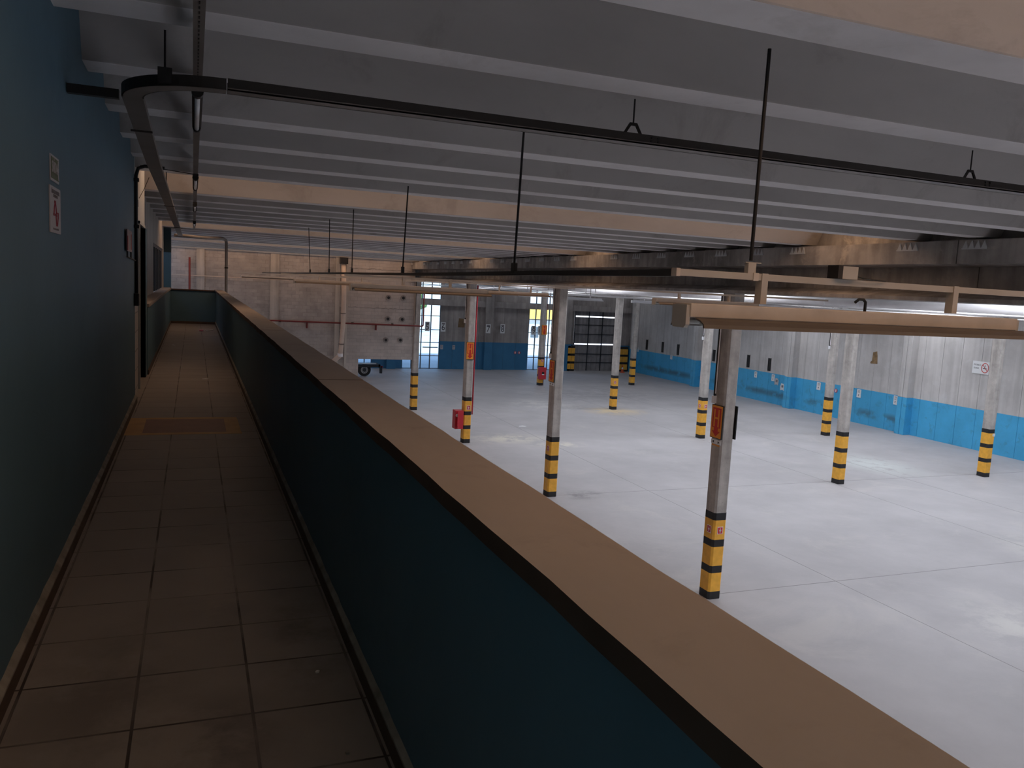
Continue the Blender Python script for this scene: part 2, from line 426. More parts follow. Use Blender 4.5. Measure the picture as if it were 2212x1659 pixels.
def plate_frame(name, p, face, label, cat, group=None):
    """empty whose local x is the reader's right, y up, z towards the reader"""
    o = empty(name, p, label, cat, group)
    r, n = {'-Y': ((1,0,0),(0,-1,0)), '-X': ((0,-1,0),(-1,0,0)), '+X': ((0,1,0),(1,0,0)), '+Y': ((-1,0,0),(0,1,0))}[face]
    o.rotation_euler = Matrix((Vector(r), Vector((0,0,1)), Vector(n))).transposed().to_euler()
    return o
def text_mesh(txt, size, mat, parent, loc=(0, 0, 0), name='lettering', depth=0.001, sx=1.0):
    cu = bpy.data.curves.new(name, 'FONT'); cu.body = txt; cu.size = size
    cu.align_x = 'CENTER'; cu.align_y = 'CENTER'; cu.extrude = depth; cu.resolution_u = 2
    t = bpy.data.objects.new(name, cu); scn.collection.objects.link(t)
    dg = bpy.context.evaluated_depsgraph_get()
    me = bpy.data.meshes.new_from_object(t.evaluated_get(dg))
    bpy.data.objects.remove(t); bpy.data.curves.remove(cu)
    me.name = name
    for v in me.vertices: v.co.x *= sx
    me.materials.clear(); me.materials.append(M[mat])
    o = bpy.data.objects.new(name, me); scn.collection.objects.link(o)
    o.parent = parent; o.location = loc
    return o

# ================================================================== SETTING
YB, YF = -6.0, 45.2          # back and far limits of the hall
XL, XR = -0.40, 26.0
# hall floor with joints
m = MB().box(-2.3, XR+0.3, YB-0.3, YF+0.2, -EZ-0.12, -EZ)
struct(m.build('floor', 'hall_floor'))
j = MB()
for y in (4.0, 10.83, 17.3):
    j.box(0.6, XR, y-0.008, y+0.008, -EZ, -EZ+0.0012)
for x in (10.7, 16.45, 19.2):
    j.box(x-0.007, x+0.007, YB, YF, -EZ, -EZ+0.0011)
struct(j.build('trim_1', 'joint'))
# walkway slab
m = MB().box(-1.2, 0.56, YB, 16.95, -1.16, -1.0)
o = struct(m.build('floor', 'tile_floor'))
o.location = (0, 0, 0)
# shift texture so joints fall where the tile joints are
for nd in M['tile_floor'].node_tree.nodes:
    if nd.type == 'COMBXYZ':
        L = M['tile_floor'].node_tree.links
        mp = M['tile_floor'].node_tree.nodes.new('ShaderNodeMapping')
        mp.inputs['Location'].default_value = (-0.132*S + 20*0.253*S, -2.852*S + 40*0.253*S, 0)
        dst = [lk for lk in L if lk.from_node == nd]
        tos = [lk.to_socket for lk in dst]
        for lk in dst: L.remove(lk)
        L.new(nd.outputs[0], mp.inputs[0])
        for t in tos: L.new(mp.outputs[0], t)
        break
# wall under the walkway (office block below) and slab edge
struct(MB().box(0.45, 0.55, YB, 16.9, -EZ, -1.16).build('wall_lower', 'panel_left'))
# left wall, painted teal
struct(MB().box(-0.62, XL, YB, 6.62, -1.0, RIBZ+0.3).build('wall_left', 'blue_dark', bevel=0.008))
# recessed wall with doorway
d = MB()
d.box(-0.62, -0.425, 6.62, 7.43, -1.0, 0.365, 1)
d.box(-0.62, -0.425, 6.62, 8.42, 0.365, RIBZ+0.3, 0)
d.box(-0.62, -0.405, 8.2, 8.42, -1.0, 0.365, 2)
struct(d.build('wall_left', ['white_wall', 'wall_tile', 'blue_dark']))
dr = empty('door_1', (-0.43, 7.8, -1.0)); struct(dr)
MB().box(-0.47, -0.408, 7.40, 7.43, -1.0, 0.385).box(-0.47, -0.408, 8.2, 8.23, -1.0, 0.385).box(-0.47, -0.408, 7.40, 8.23, 0.365, 0.39).build('door_frame', 'white_wall', dr)
MB().box(-0.56, -0.50, 7.43, 8.2, -1.0, 0.365).build('door_leaf', 'navy_col', dr)
MB().tube([(-0.50, 7.52, -0.36), (-0.47, 7.52, -0.36), (-0.47, 7.60, -0.36)], 0.008, 8).build('door_handle', 'rim', dr)
# low left wall and its ledge, concrete plank wall behind, barred window
struct(MB().box(-0.47, XL, 8.42, 16.75, -1.0, -0.36).build('wall_left', 'blue_dark'))
struct(MB().box(-0.53, -0.385, 8.42, 16.75, -0.36, -0.325).build('trim_2', 'ledge', bevel=0.006))
pw = MB()
y = 8.42
while y < 18.0:
    y2 = y + 0.4
    if y2 < 12.6 or y > 16.4:
        pw.box(-0.62, -0.52, y+0.004, y2-0.004, -0.36, RIBZ+0.3)
    else:
        pw.box(-0.62, -0.52, y+0.004, y2-0.004, 0.37, RIBZ+0.3)
    y = y2
pw.box(-0.66, -0.6, 8.42, 12.55, -4.9, RIBZ+0.3).box(-0.66, -0.6, 16.42, 18.0, -4.9, RIBZ+0.3).box(-0.66, -0.6, 12.55, 16.42, 0.37, RIBZ+0.3)
struct(pw.build('wall_left', 'panel_left'))
w = empty('window_1', (-0.56, 14.5, -0.325)); struct(w)
MB().box(-0.60, -0.54, 12.5, 12.6, -0.325, 0.37).box(-0.60, -0.54, 16.3, 16.4, -0.325, 0.37).box(-0.60, -0.54, 12.5, 16.4, 0.33, 0.37).build('window_frame', 'frame', w)
for k in range(6):
    yy = 12.75 + k*0.62
    MB().box(-0.59, -0.535, yy, yy+0.2, -0.325, 0.33).build('window_bar', 'black', w)
MB().box(-0.585, -0.58, 12.6, 16.3, -0.325, 0.33).build('pane', 'glass', w)
struct(MB().box(-1.6, -1.5, 10, 18, -1.2, 1.1).build('wall_outer', 'yard_wall'))
# blue column at the far left corner of the walkway
bc = empty('painted_column', (-0.46, 16.9, -4.9), 'blue painted square column at the far end of the walkway, dark above', 'column')
MB().box(-0.53, -0.395, 16.76, 17.1, -EZ, 0.33).build('column_shaft', 'blue_col', bc)
MB().box(-0.53, -0.395, 16.76, 17.1, 0.33, RIBZ).build('column_head', 'navy_col', bc)
# parapet
struct(MB().box(0.405, 0.50, YB, 16.75, -1.0, -0.365).build('wall_parapet', 'blue_dark'))
struct(MB().box(XL, 0.50, 16.75, 16.87, -1.0, -0.365).build('wall_parapet', 'blue_dark'))
struct(MB().box(-0.395, 0.405, 16.742, 16.75, -1.0, -0.955).build('baseboard_end', 'skirt'))
# parapet cap boards (slightly uneven, butt-jointed)
def cap(y0, y1, dx, dz):
    n = 24; vs = []
    import random as R
    for i in range(n+1):
        y = y0+(y1-y0)*i/n
        wob = 0.0012*math.sin(y*9.1)+0.0009*math.sin(y*23.7)
        for (x, z) in ((0.387+dx+wob, -0.364), (0.537+dx-wob, -0.364), (0.537+dx-wob, -0.335+dz), (0.387+dx+wob, -0.335+dz)):
            vs.append((x, y, z))
    fs = [(3,2,1,0), tuple(range(4*n, 4*n+4))]; mi = []
    b = MB(); b.add(vs, fs, 1)
    for i in range(n):
        for k in range(4):
            a = i*4+k; c = i*4+(k+1)%4
            bb = len(b.f)
            b.f.append((a, c, c+4, a+4)); b.mi.append(0 if k == 2 else 1)
    return b.build('trim_3', ['ledge', 'ledge_edge'])
ys = [YB, 0.2, 2.72, 5.2, 7.9, 10.6, 13.7, 16.9]
for a, b in zip(ys[:-1], ys[1:]):
    struct(cap(a+0.0015, b-0.0015, random.uniform(-0.0015, 0.0015), random.uniform(-0.0012, 0.0012)))
struct(MB().box(-0.385, 0.388, 16.72, 16.89, -0.365, -0.345).build('trim_4', 'ledge_edge'))
# skirtings
def skirt(x0, x1, y0, y1, xm):
    struct(MB().box(x0, x1, y0, y1, -1.0, -0.957).build('baseboard_right' if x0 > 0 else 'baseboard_left', 'skirt'))
skirt(0.394, 0.405, YB, 16.74, 0)
skirt(-0.40, -0.386, YB, 6.63, 0)
skirt(-0.40, -0.39, 8.42, 16.74, 0)
def ragged(x0, x1, y0, y1, nm):
    b = MB(); n = int((y1-y0)/0.06); vs = []; inner = x1 if x0 < 0 else x0; outer = x0 if x0 < 0 else x1
    for i in range(n+1):
        y = y0+(y1-y0)*i/n; r = random.uniform(-0.003, 0.004)
        z = -0.957+0.006
        vs += [(inner, y, -0.957), (inner, y, z), (outer, y, z+0.016+r), (outer, y, -0.957)]
    fs = []
    for i in range(n):
        for k in range(4):
            a = i*4+k; c = i*4+(k+1)%4; fs.append((a, c, c+4, a+4))
    b.add(vs, fs)
    return struct(b.build(nm, 'skirt_top'))
ragged(0.3945, 0.408, YB, 16.74, 'trim_5')
ragged(-0.402, -0.3865, YB, 6.62, 'trim_6')
# end of the left wall seen as a pale jamb
struct(MB().box(-0.43, -0.402, 6.62, 6.64, -1.0, RIBZ).build('trim_7', 'white_wall'))

# ---- roof: W-shaped precast units running across, with open gaps for roof lights
def roof_bay(x0, x1):
    b = MB(); t = 0.36
    zb, zc, zt = RIBZ, RIBZ+0.30, RIBZ+t
    for k in range(-3, 6):
        base = 8.97 + PER*k
        for jn in range(7):
            a = base + 0.875*jn
            lo = a-0.16 if jn == 0 else a-0.15
            hi = a+0.20+0.16 if jn == 6 else a+0.20+0.15
            if jn < 6: b.box(x0, x1, hi-0.01, a+0.875-0.14, zc-0.02, zt)
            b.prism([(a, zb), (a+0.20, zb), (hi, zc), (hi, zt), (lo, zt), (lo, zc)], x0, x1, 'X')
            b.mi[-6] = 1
    return struct(b.build('ceiling', ['roof', 'roof_lit'], bevel=0.01))
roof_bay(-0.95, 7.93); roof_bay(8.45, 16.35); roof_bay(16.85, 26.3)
sk = MB()
for k in range(-3, 6):
    yc = 8.19+PER*k
    for (a, c) in ((-0.95, 7.93), (8.45, 16.35), (16.85, 26.3)):
        sk.box(a, c, yc-0.75, yc+0.75, RIBZ+0.365, RIBZ+0.385)
struct(sk.build('window_skylight', 'sheet'))
struct(MB().box(-1.3, 26.6, -14, 48, RIBZ+0.40, RIBZ+0.5).build('ceiling', 'roof'))

# ---- beams along the column rows, with bearing pockets under every rib
def beam(xc, label, seats):
    e = empty('roof_beam', (xc, 20, 0.09), label, 'beam', 'long precast roof beams')
    y0, y1 = YB, YF
    b = MB()
    zb, zt = 0.09, 0.755
    prof = [(xc-0.5, zb), (xc+0.5, zb), (xc+0.5, zb+0.045), (xc+0.14, zb+0.12), (xc+0.14, 0.485), (xc+0.5, 0.505), (xc+0.5, zt),
            (xc-0.5, zt), (xc-0.5, 0.505), (xc-0.14, 0.485), (xc-0.14, zb+0.12), (xc-0.5, zb+0.045)]
    cuts = [YB, -2.0, 6.55, 14.2, 20.8, 27.4, 34.2, 40.0, YF]
    for a, c in zip(cuts[:-1], cuts[1:]):
        b.prism(prof, a+0.006, c-0.006, 'Y')
    b.build('beam_body', 'beam', e)
    # upstand that closes the gap between rib ends
    MB().box(xc-0.27, xc+0.27, y0, y1, zt, RIBZ+0.4).build('beam_upstand', 'beam', e)
    if seats:
        for k in range(-1, 5):
            for jn in range(7):
                a = 8.97+PER*k+0.875*jn
                if a < 4.5 or a > 38: continue
                s = MB(); x = xc-0.5
                s.box(x-0.012, x, a-0.05, a+0.25, 0.655, 0.668)
                for q in range(4):
                    u = a-0.03+q*0.075
                    s.prism([(u-0.02, 0.668), (u+0.045, 0.668), (u+0.012, 0.745)], x-0.012, x, 'X')
                s.build('bearing_pocket', 'tooth', e)
    return e
beam(8.2, 'long stained grey concrete roof beam above the nearest row of columns', True)
beam(16.6, 'light concrete roof beam over the second row of columns', False)
beam(22.3, 'concrete roof beam over the columns nearest the blue right wall', False)

# ---- right wall: panels, blue below
def wall_panels(name, a0, a1, step, at, axis, zsplit, zt, mats, thick=0.15, holes=()):
    b = MB(); a = a0
    while a < a1-1e-6:
        c = min(a+step, a1)
        def bx(z0, z1, mi):
            if axis == 'Y': b.box(at, at+thick, a+0.006, c-0.006, z0, z1, mi)
            else: b.box(a+0.006, c-0.006, at, at+thick, z0, z1, mi)
        bx(-EZ, zsplit, 1); bx(zsplit, zt, 0)
        a = c
    if axis == 'Y': b.box(at+0.02, at+thick+0.02, a0, a1, -EZ, zt, 0)
    else: b.box(a0, a1, at+0.02, at+thick+0.02, -EZ, zt, 0)
    return struct(b.build(name, mats))
wall_panels('wall_right', YB, YF, 0.806, XR, 'Y', -3.45, RIBZ+0.45, ['panel', 'blue'])
pc = MB()
for y in (3.8, 10.35, 16.95, 23.56, 30.12, 37.8, 44.7):
    for (u, v) in ((y-0.22, y-0.01), (y+0.01, y+0.22)):
        pc.box(XR-0.34, XR, u, v, -EZ, -3.44, 1).box(XR-0.34, XR, u, v, -3.44, RIBZ, 0)
struct(pc.build('trim_8', ['panel', 'blue'], bevel=0.02))
# ---- far wall with tall windows and gate
def far_seg(x0, x1, z0=-EZ, zt=RIBZ+0.45):
    b = MB(); n = max(1, round((x1-x0)/0.8)); st = (x1-x0)/n
    for i in range(n):
        a = x0+i*st; c = a+st
        if z0 < -3.28:
            b.box(a+0.005, c-0.005, YF, YF+0.15, z0, -3.28, 1)
            b.box(a+0.005, c-0.005, YF, YF+0.15, -3.28, zt, 0)
        else: b.box(a+0.005, c-0.005, YF, YF+0.15, z0, zt, 0)
    b.box(x0, x1, YF+0.02, YF+0.17, z0, zt, 0)
    return struct(b.build('wall_far', ['panel_far', 'blue_dark_far']))
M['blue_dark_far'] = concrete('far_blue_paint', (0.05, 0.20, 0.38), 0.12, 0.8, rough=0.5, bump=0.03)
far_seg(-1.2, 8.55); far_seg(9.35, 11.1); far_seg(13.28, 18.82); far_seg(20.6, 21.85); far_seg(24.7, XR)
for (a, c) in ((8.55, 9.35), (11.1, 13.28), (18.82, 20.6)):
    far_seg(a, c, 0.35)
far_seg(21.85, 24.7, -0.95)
struct(MB().box(8.0, XR, YF-0.18, YF, -1.22, -0.88).build('trim_9', 'panel_far'))
pf = MB()
for x in (10.4, 16.2, 21.3):
    pf.box(x-0.25, x+0.25, YF-0.28, YF, -EZ, -3.26, 1).box(x-0.25, x+0.25, YF-0.28, YF, -3.26, RIBZ, 0)
struct(pf.build('trim_10', ['panel_far', 'blue_dark_far'], bevel=0.02))
for n, (x0, x1) in enumerate(((8.55, 9.35), (11.1, 13.28), (18.82, 20.6))):
    w = empty('window_%d' % (n+2), ((x0+x1)/2, YF, -EZ)); struct(w)
    f = MB(); cols = 2 if n == 0 else (4 if n == 1 else 4)
    for i in range(cols+1):
        x = x0+(x1-x0)*i/cols
        f.box(x-0.026, x+0.026, YF+0.02, YF+0.1, -EZ, 0.35)
    for z in (-EZ+0.03, -4.14, -3.37, -2.63, -1.84, -0.88, -0.3, 0.33):
        f.box(x0, x1, YF+0.03, YF+0.09, z-0.018, z+0.018)
    if n == 1: f.box(12.3, 13.2, YF+0.03, YF+0.09, -3.68, -3.62)
    f.build('window_frame', 'frame', w)
    MB().box(x0, x1, YF+0.055, YF+0.06, -EZ, 0.35).build('pane', 'glass', w)
# roller gate
g = empty('door_2', (23.3, YF, -EZ)); struct(g)
b = MB(); xs = [21.9, 22.85, 23.8, 24.7]
for (x0, x1) in zip(xs[:-1], xs[1:]):
    for (z0, z1) in ((-1.50, -0.95), (-2.05, -1.58), (-2.62, -2.06), (-3.20, -2.63), (-3.85, -3.28), (-4.38, -3.86), (-EZ, -4.39)):
        b.box(x0+0.015, x1-0.015, YF+0.05, YF+0.07, z0, z1)
b.build('gate_sheet', 'gate', g)
b = MB()
for x in xs: b.box(x-0.03, x+0.03, YF+0.02, YF+0.05, -EZ, -0.95)
for z in (-2.055, -2.625, -3.855, -4.385): b.box(21.9, 24.7, YF+0.02, YF+0.05, z-0.02, z+0.02)
b.build('gate_frame', 'chassis', g)
# striped gate jambs
for i, (x, lab) in enumerate(((21.62, 'black and yellow striped guard on the left side of the roller gate'),
                             (25.15, 'black and yellow striped guard on the right side of the roller gate'))):
    e = empty('column_guard', (x, YF-0.25, -EZ), lab, 'post guard', 'striped guards beside the gate')
    wd = 0.24 if i == 0 else 0.42
    MB().box(x-wd, x+wd, YF-0.28, YF-0.02, -EZ, -3.35).build('black_panel', 'black_paint', e)
    yb = MB()
    for z in (-4.78, -4.30, -3.82):
        for q in (0, 1):
            yb.box(x-wd+q*wd+0.01, x+q*wd-0.01, YF-0.30, YF-0.28, z, z+0.34)
    yb.build('yellow_panel', 'yellow', e)
# block wall between hall and yard bay, with wide opening at the bottom
bw = MB()
def bwb(x0, x1, z0, z1, mi=0): bw.box(x0, x1, 30.35, 30.5, z0, z1, mi)
bwb(-2.0, 5.0, -EZ, RIBZ+0.4, 0)
bwb(5.30, 7.86, -2.95, RIBZ+0.4, 1)
bwb(5.30, 5.78, -EZ, -2.95, 1)
bwb(5.0, 5.30, -EZ, RIBZ+0.4, 0)
struct(bw.build('wall_block', ['block', 'block_new']))
tr = MB()
tr.box(2.56, 2.86, 30.30, 30.36, -EZ, RIBZ).box(0.10, 0.36, 30.28, 30.36, -EZ, RIBZ)
tr.box(4.86, 5.02, 30.30, 30.36, -EZ, RIBZ).box(5.24, 5.32, 30.30, 30.36, -EZ, RIBZ)
struct(tr.build('trim_11', 'panel_left'))
cr = MB()
for z, t in ((-0.16, 0.012), (-1.02, 0.014), (0.42, 0.013)):
    n = 26; vs = []
    for i in range(n+1):
        x = 5.35+2.45*i/n
        zz = z + random.uniform(-0.02, 0.02); h = t*random.uniform(0.25, 1.0)
        vs += [(x, 30.345, zz-h), (x, 30.345, zz+h), (x, 30.36, zz+h), (x, 30.36, zz-h)]
    cr.add(vs, [(i*4+k, i*4+(k+1)%4, i*4+(k+1)%4+4, i*4+k+4) for i in range(n) for k in range(4)])
M['crack'] = flat('rough_mortar', (0.24, 0.22, 0.21), 0.95, var=0.3)
struct(cr.build('trim_12', 'crack'))
for (x, z, nx) in ((6.85, -0.61, 0), (7.42, -0.60, 0), (6.85, -1.41, 0), (7.40, -1.41, 0), (6.80, -2.21, 0), (7.36, -2.20, 0)):
    h = empty('pipe_sleeve', (x, 30.34, z), None, None)
    h['label'] = 'round pipe hole in the block wall, %s of the %s pair' % ('left' if x < 7 else 'right', {-0.6: 'top', -1.4: 'middle', -2.2: 'bottom'}[round(z, 1)])
    h['category'] = 'pipe hole'; h['group'] = 'round pipe holes in the block wall'
    MB().disc((x, 30.335, z), 0.105, 'Y', 0.03, 20).build('collar', 'crack', h)
    MB().disc((x, 30.322, z), 0.055, 'Y', 0.02, 16).build('bore', 'black', h)
# closing walls behind the camera
struct(MB().box(-1.3, XR+0.3, YB-0.2, YB, -EZ, RIBZ+0.45).build('wall_back', 'panel'))
struct(MB().box(-1.3, -1.2, YB, 10, -EZ, RIBZ+0.45).box(-2.1, -2.0, 17, 46, -EZ, RIBZ+0.45).box(-2.1,-0.6, 17.9, 18.0, -EZ, RIBZ+0.45).build('wall_outer', 'panel'))

# ---- yard outside the far windows
struct(MB().box(-20, 60, YF+0.2, 90, -EZ-0.2, -EZ-0.02).build('ground', 'asphalt'))
bld = empty('yard_building', (24, 62, -EZ), 'pale low building with a yellow band outside the far windows', 'building')
MB().box(22.5, 29.4, 62, 66, -EZ, -1.25).build('wall', 'yard_wall', bld)
MB().box(22.5, 29.4, 61.6, 62, -2.45, -1.2).build('awning', 'yard_yellow', bld)
for x in (24.0, 26.0, 28.4):
    MB().box(x, x+0.7, 61.95, 62, -4.0, -3.1).build('window', 'frame', bld)
yw = MB().box(-5, 17, 75, 75.4, -EZ, -2.6).build('boundary_wall', 'yard_wall')
tag(yw, 'long pale boundary wall across the yard outside', 'wall')
def tree(x, y, h, lab):
    e = empty('tree', (x, y, -EZ), lab, 'tree', 'trees outside the far windows')
    MB().tube([(x, y, -EZ), (x+0.1, y, -EZ+h*0.5)], [0.15, 0.1], 8).build('trunk', 'wood', e)
    bm = bmesh.new(); bmesh.ops.create_icosphere(bm, subdivisions=4, radius=1)
    for v in bm.verts:
        q = v.co*(1+0.18*math.sin(v.co.x*7+x)+0.16*math.sin(v.co.z*9+y)+0.12*math.sin(v.co.y*13)+random.uniform(-0.06, 0.06))
        v.co = Vector((q.x*h*0.42, q.y*h*0.42, q.z*h*0.38))*S
    me = bpy.data.meshes.new('crown'); bm.to_mesh(me); bm.free(); me.materials.append(M['leaf'])
    o = bpy.data.objects.new('crown', me); scn.collection.objects.link(o); o.parent = e
    o.location = (0.1*S, 0, h*0.66*S)
tree(19.0, 79, 4.8, 'green tree beyond the boundary wall, seen through the left tall window')
tree(26.3, 79, 4.2, 'green tree seen above the boundary wall at the right of the left window')
tree(12.0, 80, 4.6, 'green tree beyond the boundary wall, behind the numbered column')

# ================================================================== COLUMNS
ZP = -3.45   # top of painted base
def make_column():
    e = empty('concrete_column', (0, 0, -EZ))
    hx, hy, c = 0.12, 0.14, 0.03
    poly = [(-hx+c, -hy), (hx-c, -hy), (hx, -hy+c), (hx, hy-c), (hx-c, hy), (-hx+c, hy), (-hx, hy-c), (-hx, -hy+c)]
    b = MB(H); b.prism(poly, 0.0, 4.99, 'Z'); b.build('column_shaft', 'column', e)
    k = 1.02
    pp = [(u*k, v*k) for u, v in poly]
    b = MB(H)
    z = 0.0
    for i, (h, mi) in enumerate(((0.13, 1), (0.315, 0), (0.12, 1), (0.32, 0), (0.12, 1), (0.325, 0), (0.12, 1))):
        b.prism(pp, z, z+h, 'Z', mi); z += h
    b.build('painted_base', ['yellow', 'black_paint'], e)
    return e
proto = make_column()
first = [True]
def column(x, y, lab):
    e = proto if first[0] else copy_tree(proto)
    first[0] = False
    e.location = W(x, y, -EZ)
    tag(e, lab, 'column', 'striped concrete columns'); return e
R1, R2, R3 = 7.985, 16.62, 22.15
column(R1, 10.79, 'nearest grey concrete column with yellow and black striped base and H sign')
column(R1, 17.32, 'striped-base concrete column second nearest, just left of the hall centre')
column(R1, 23.89, 'striped-base column with red hose cabinet and red riser pipe on it')
column(R1, 30.42, 'striped-base column standing at the end of the block wall')
column(R2, 17.12, 'striped-base column in the middle row, third column from the right edge of the photo')
column(R2, 23.72, 'striped-base column in the middle row, just left of the nearest column')
column(R2, 30.17, 'striped-base column in the middle row, standing in front of the roller gate')
column(R2, 38.07, 'farthest column of the middle row, red box mounted on its striped base')
column(R3, 17.07, 'striped-base column nearest the right edge of the photo, before the blue wall')
column(R3, 23.67, 'striped-base column near the blue wall, partly behind a nearer column')
column(R3, 30.4, 'striped-base column near the blue wall hidden behind the nearest column')
column(R3, 38.3, 'farthest striped-base column near the blue wall, beside the gate')

# conduits running down columns
def conduit(x, y, z0, z1, lab, mat='black', r=0.02, box=True):
    e = empty('conduit', (x, y, z0), lab, 'conduit', 'conduits on the columns')
    MB().tube([(x, y, z0), (x, y, z1)], r, 8).build('pipe', mat, e)
    if box: MB().tube([(x-0.02, y-0.05, z0+0.1), (x-0.02, y-0.05, z1)], 0.010, 8).build('pale_pipe', 'pvc_white', e)
    if box: MB().box(x-0.03, x+0.03, y-0.03, y+0.03, z0-0.06, z0+0.06).build('junction_box', 'lamp_white', e)
conduit(R1-0.141, 10.89, -1.62, 0.05, 'black conduit down the left side of the nearest column')
conduit(R1-0.141, 17.42, -1.55, 0.05, 'dark conduit down the left side of the second nearest column')
conduit(R1-0.141, 23.99, -1.1, 0.05, 'dark conduit on the left of the column with the hose cabinet')
conduit(R1-0.09, 30.26, -1.55, 0.05, 'thin dark conduit on the column at the block wall end', 'rail_dark', 0.012, False)
conduit(R2-0.141, 23.80, -1.4, 0.05, 'white and black conduit on the column left of the nearest one', 'black')
conduit(R3-0.141, 23.74, -1.6, 0.05, 'black conduit on the far column by the blue wall')

# H signs: red arrow under a letter H on a yellow plate
def h_sign(p, face, w, h, lab, dbl=True):
    e = plate_frame('hydrant_sign', p, face, lab, 'sign', 'hydrant arrow signs')
    MB(H).box(-w/2, w/2, -h/2, h/2, -0.016, 0.004).build('backing', 'black', e)
    MB(H).box(-w/2+0.01, w/2-0.01, -h/2+0.01, h/2-0.01, 0.004, 0.006).build('plate', 'sign_yellow', e)
    red = MB(H)
    red.box(-w*0.36, w*0.36, -h*0.18, h*0.42, 0.006, 0.009)
    red.prism([(-w*0.17, -h*0.18), (w*0.17, -h*0.18), (w*0.17, -h*0.28), (w*0.36, -h*0.28), (0, -h*0.44), (-w*0.36, -h*0.28), (-w*0.17, -h*0.28)], 0.006, 0.009, 'Z')
    red.build('red_arrow', 'sign_red', e)
    y = MB(H)
    y.box(-w*0.24, -w*0.13, -h*0.15, h*0.37, 0.009, 0.011).box(w*0.13, w*0.24, -h*0.15, h*0.37, 0.009, 0.011).box(-w*0.13, w*0.13, h*0.08, h*0.135, 0.009, 0.011)
    y.build('letter', 'sign_yellow', e)
    return e
h_sign((R1-0.138, 10.78, -1.97), '-X', 0.30, 0.54, 'H sign with red arrow on the left face of the nearest column')
h_sign((R1+0.138, 10.78, -1.97), '+X', 0.30, 0.54, 'H sign seen edge-on at the right of the nearest column')
h_sign((R1-0.138, 17.30, -1.89), '-X', 0.30, 0.52, 'H sign with red arrow seen obliquely on the second nearest column')
h_sign((R1-0.02, 23.732, -2.0), '-Y', 0.25, 0.54, 'H sign with red arrow facing the camera above the red hose cabinet')
h_sign((R2+0.03, 37.912, -2.05), '-Y', 0.30, 0.50, 'farthest H sign, on the column beside the numbers 9 and 0')
# plates below the near signs
for (p, lab) in (((R1-0.121, 10.78, -2.30), 'small white plate with two black arrows under the nearest H sign'),
                 ((R1-0.121, 17.30, -2.20), 'small white plate under the H sign on the second nearest column')):
    e = plate_frame('arrow_plate', p, '-X', lab, 'sign', 'small arrow plates')
    MB(H).box(-0.13, 0.13, -0.035, 0.035, 0, 0.004).build('plate', 'white', e)
    for q in (-1, 1): MB(H).prism([(q*0.10, 0), (q*0.05, 0.022), (q*0.05, -0.022)], 0.004, 0.006, 'Z').build('arrow', 'ink', e)
    if lab.startswith('small white plate with'):
        MB(H).box(-0.10, 0.10, -0.062, -0.044, 0, 0.004).build('strip', 'sign_yellow', e)
# hydrant stickers on painted bases
def sticker(p, face, s, lab):
    e = plate_frame('safety_sticker', p, face, lab, 'sticker', 'red safety stickers')
    MB(H).box(-s/2, s/2, -s*0.58, s*0.58, 0, 0.003).build('border', 'white', e)
    MB(H).box(-s*0.42, s*0.42, -s*0.5, s*0.5, 0.003, 0.005).build('field', 'red', e)
    b = MB(H); b.disc((0, 0, 0.006), s*0.17, 'Z', 0.003, 12); b.box(-s*0.05, s*0.05, -s*0.36, s*0.36, 0.005, 0.0075); b.build('symbol', 'white', e)
sticker((R1-0.1235, 10.77, -3.74), '-X', 0.105, 'red and white sticker on the left face of the nearest column base')
sticker((R1+0.0, 10.646, -3.74), '-Y', 0.105, 'red and white sticker on the front face of the nearest column base')
sticker((R1-0.1235, 17.29, -3.74), '-X', 0.105, 'red sticker on the left face of the second nearest column base')
sticker((R1+0.02, 23.746, -3.78), '-Y', 0.12, 'red sticker on the column base beside the red hose cabinet')
sticker((R2-0.1235, 23.72, -3.76), '-X', 0.11, 'left red sticker on the striped base just left of the nearest column')
sticker((R2+0.03, 23.576, -3.76), '-Y', 0.11, 'right red sticker on the striped base just left of the nearest column')
sticker((R2-0.05, 30.026, -3.74), '-Y', 0.1, 'red sticker on the striped base in front of the roller gate')
sticker((R2+0.02, 37.926, -3.62), '-Y', 0.12, 'red sticker above the far red box')
e = plate_frame('tag_plate', (R3+0.07, 16.926, -3.62), '-Y', 'small white tag on the striped base nearest the right photo edge', 'sign')
MB(H).box(-0.05, 0.05, -0.04, 0.04, 0, 0.003).build('plate', 'white', e)
text_mesh('04', 0.06, 'ink', e, (0, 0, 0.006))

# hose cabinets
e = empty('hose_cabinet', (R1-0.25, 23.9, -4.45), 'red fire hose cabinet on the left side of the striped column', 'fire cabinet')
MB().box(R1-0.40, R1-0.13, 23.75, 24.05, -4.45, -3.87).build('cabinet_body', 'red', e, bevel=0.01)
MB().add([(R1-0.42, 23.45, -4.35), (R1-0.40, 23.45, -4.35), (R1-0.30, 23.75, -4.45), (R1-0.28, 23.75, -4.45),
          (R1-0.42, 23.45, -3.85), (R1-0.40, 23.45, -3.85), (R1-0.30, 23.75, -3.90), (R1-0.28, 23.75, -3.90)],
         [(0,1,3,2), (4,5,7,6), (0,1,5,4), (2,3,7,6), (0,2,6,4), (1,3,7,5)]).build('door', 'red', e)
MB().disc((R1-0.34, 23.735, -4.02), 0.05, 'Y', 0.02, 16).build('round_window', 'white', e)
e = empty('fire_box', (R2, 37.8, -4.56), 'bright red box with a small dark opening on the far column', 'fire cabinet')
MB().box(R2-0.19, R2+0.17, 37.68, 37.93, -4.56, -3.95).build('cabinet_body', 'red', e, bevel=0.01)
MB().box(R2-0.07, R2+0.05, 37.665, 37.69, -4.29, -4.18).build('opening', 'black', e)
MB().box(R2-0.07, R2+0.05, 37.66, 37.68, -4.33, -4.29).build('label_strip', 'white', e)
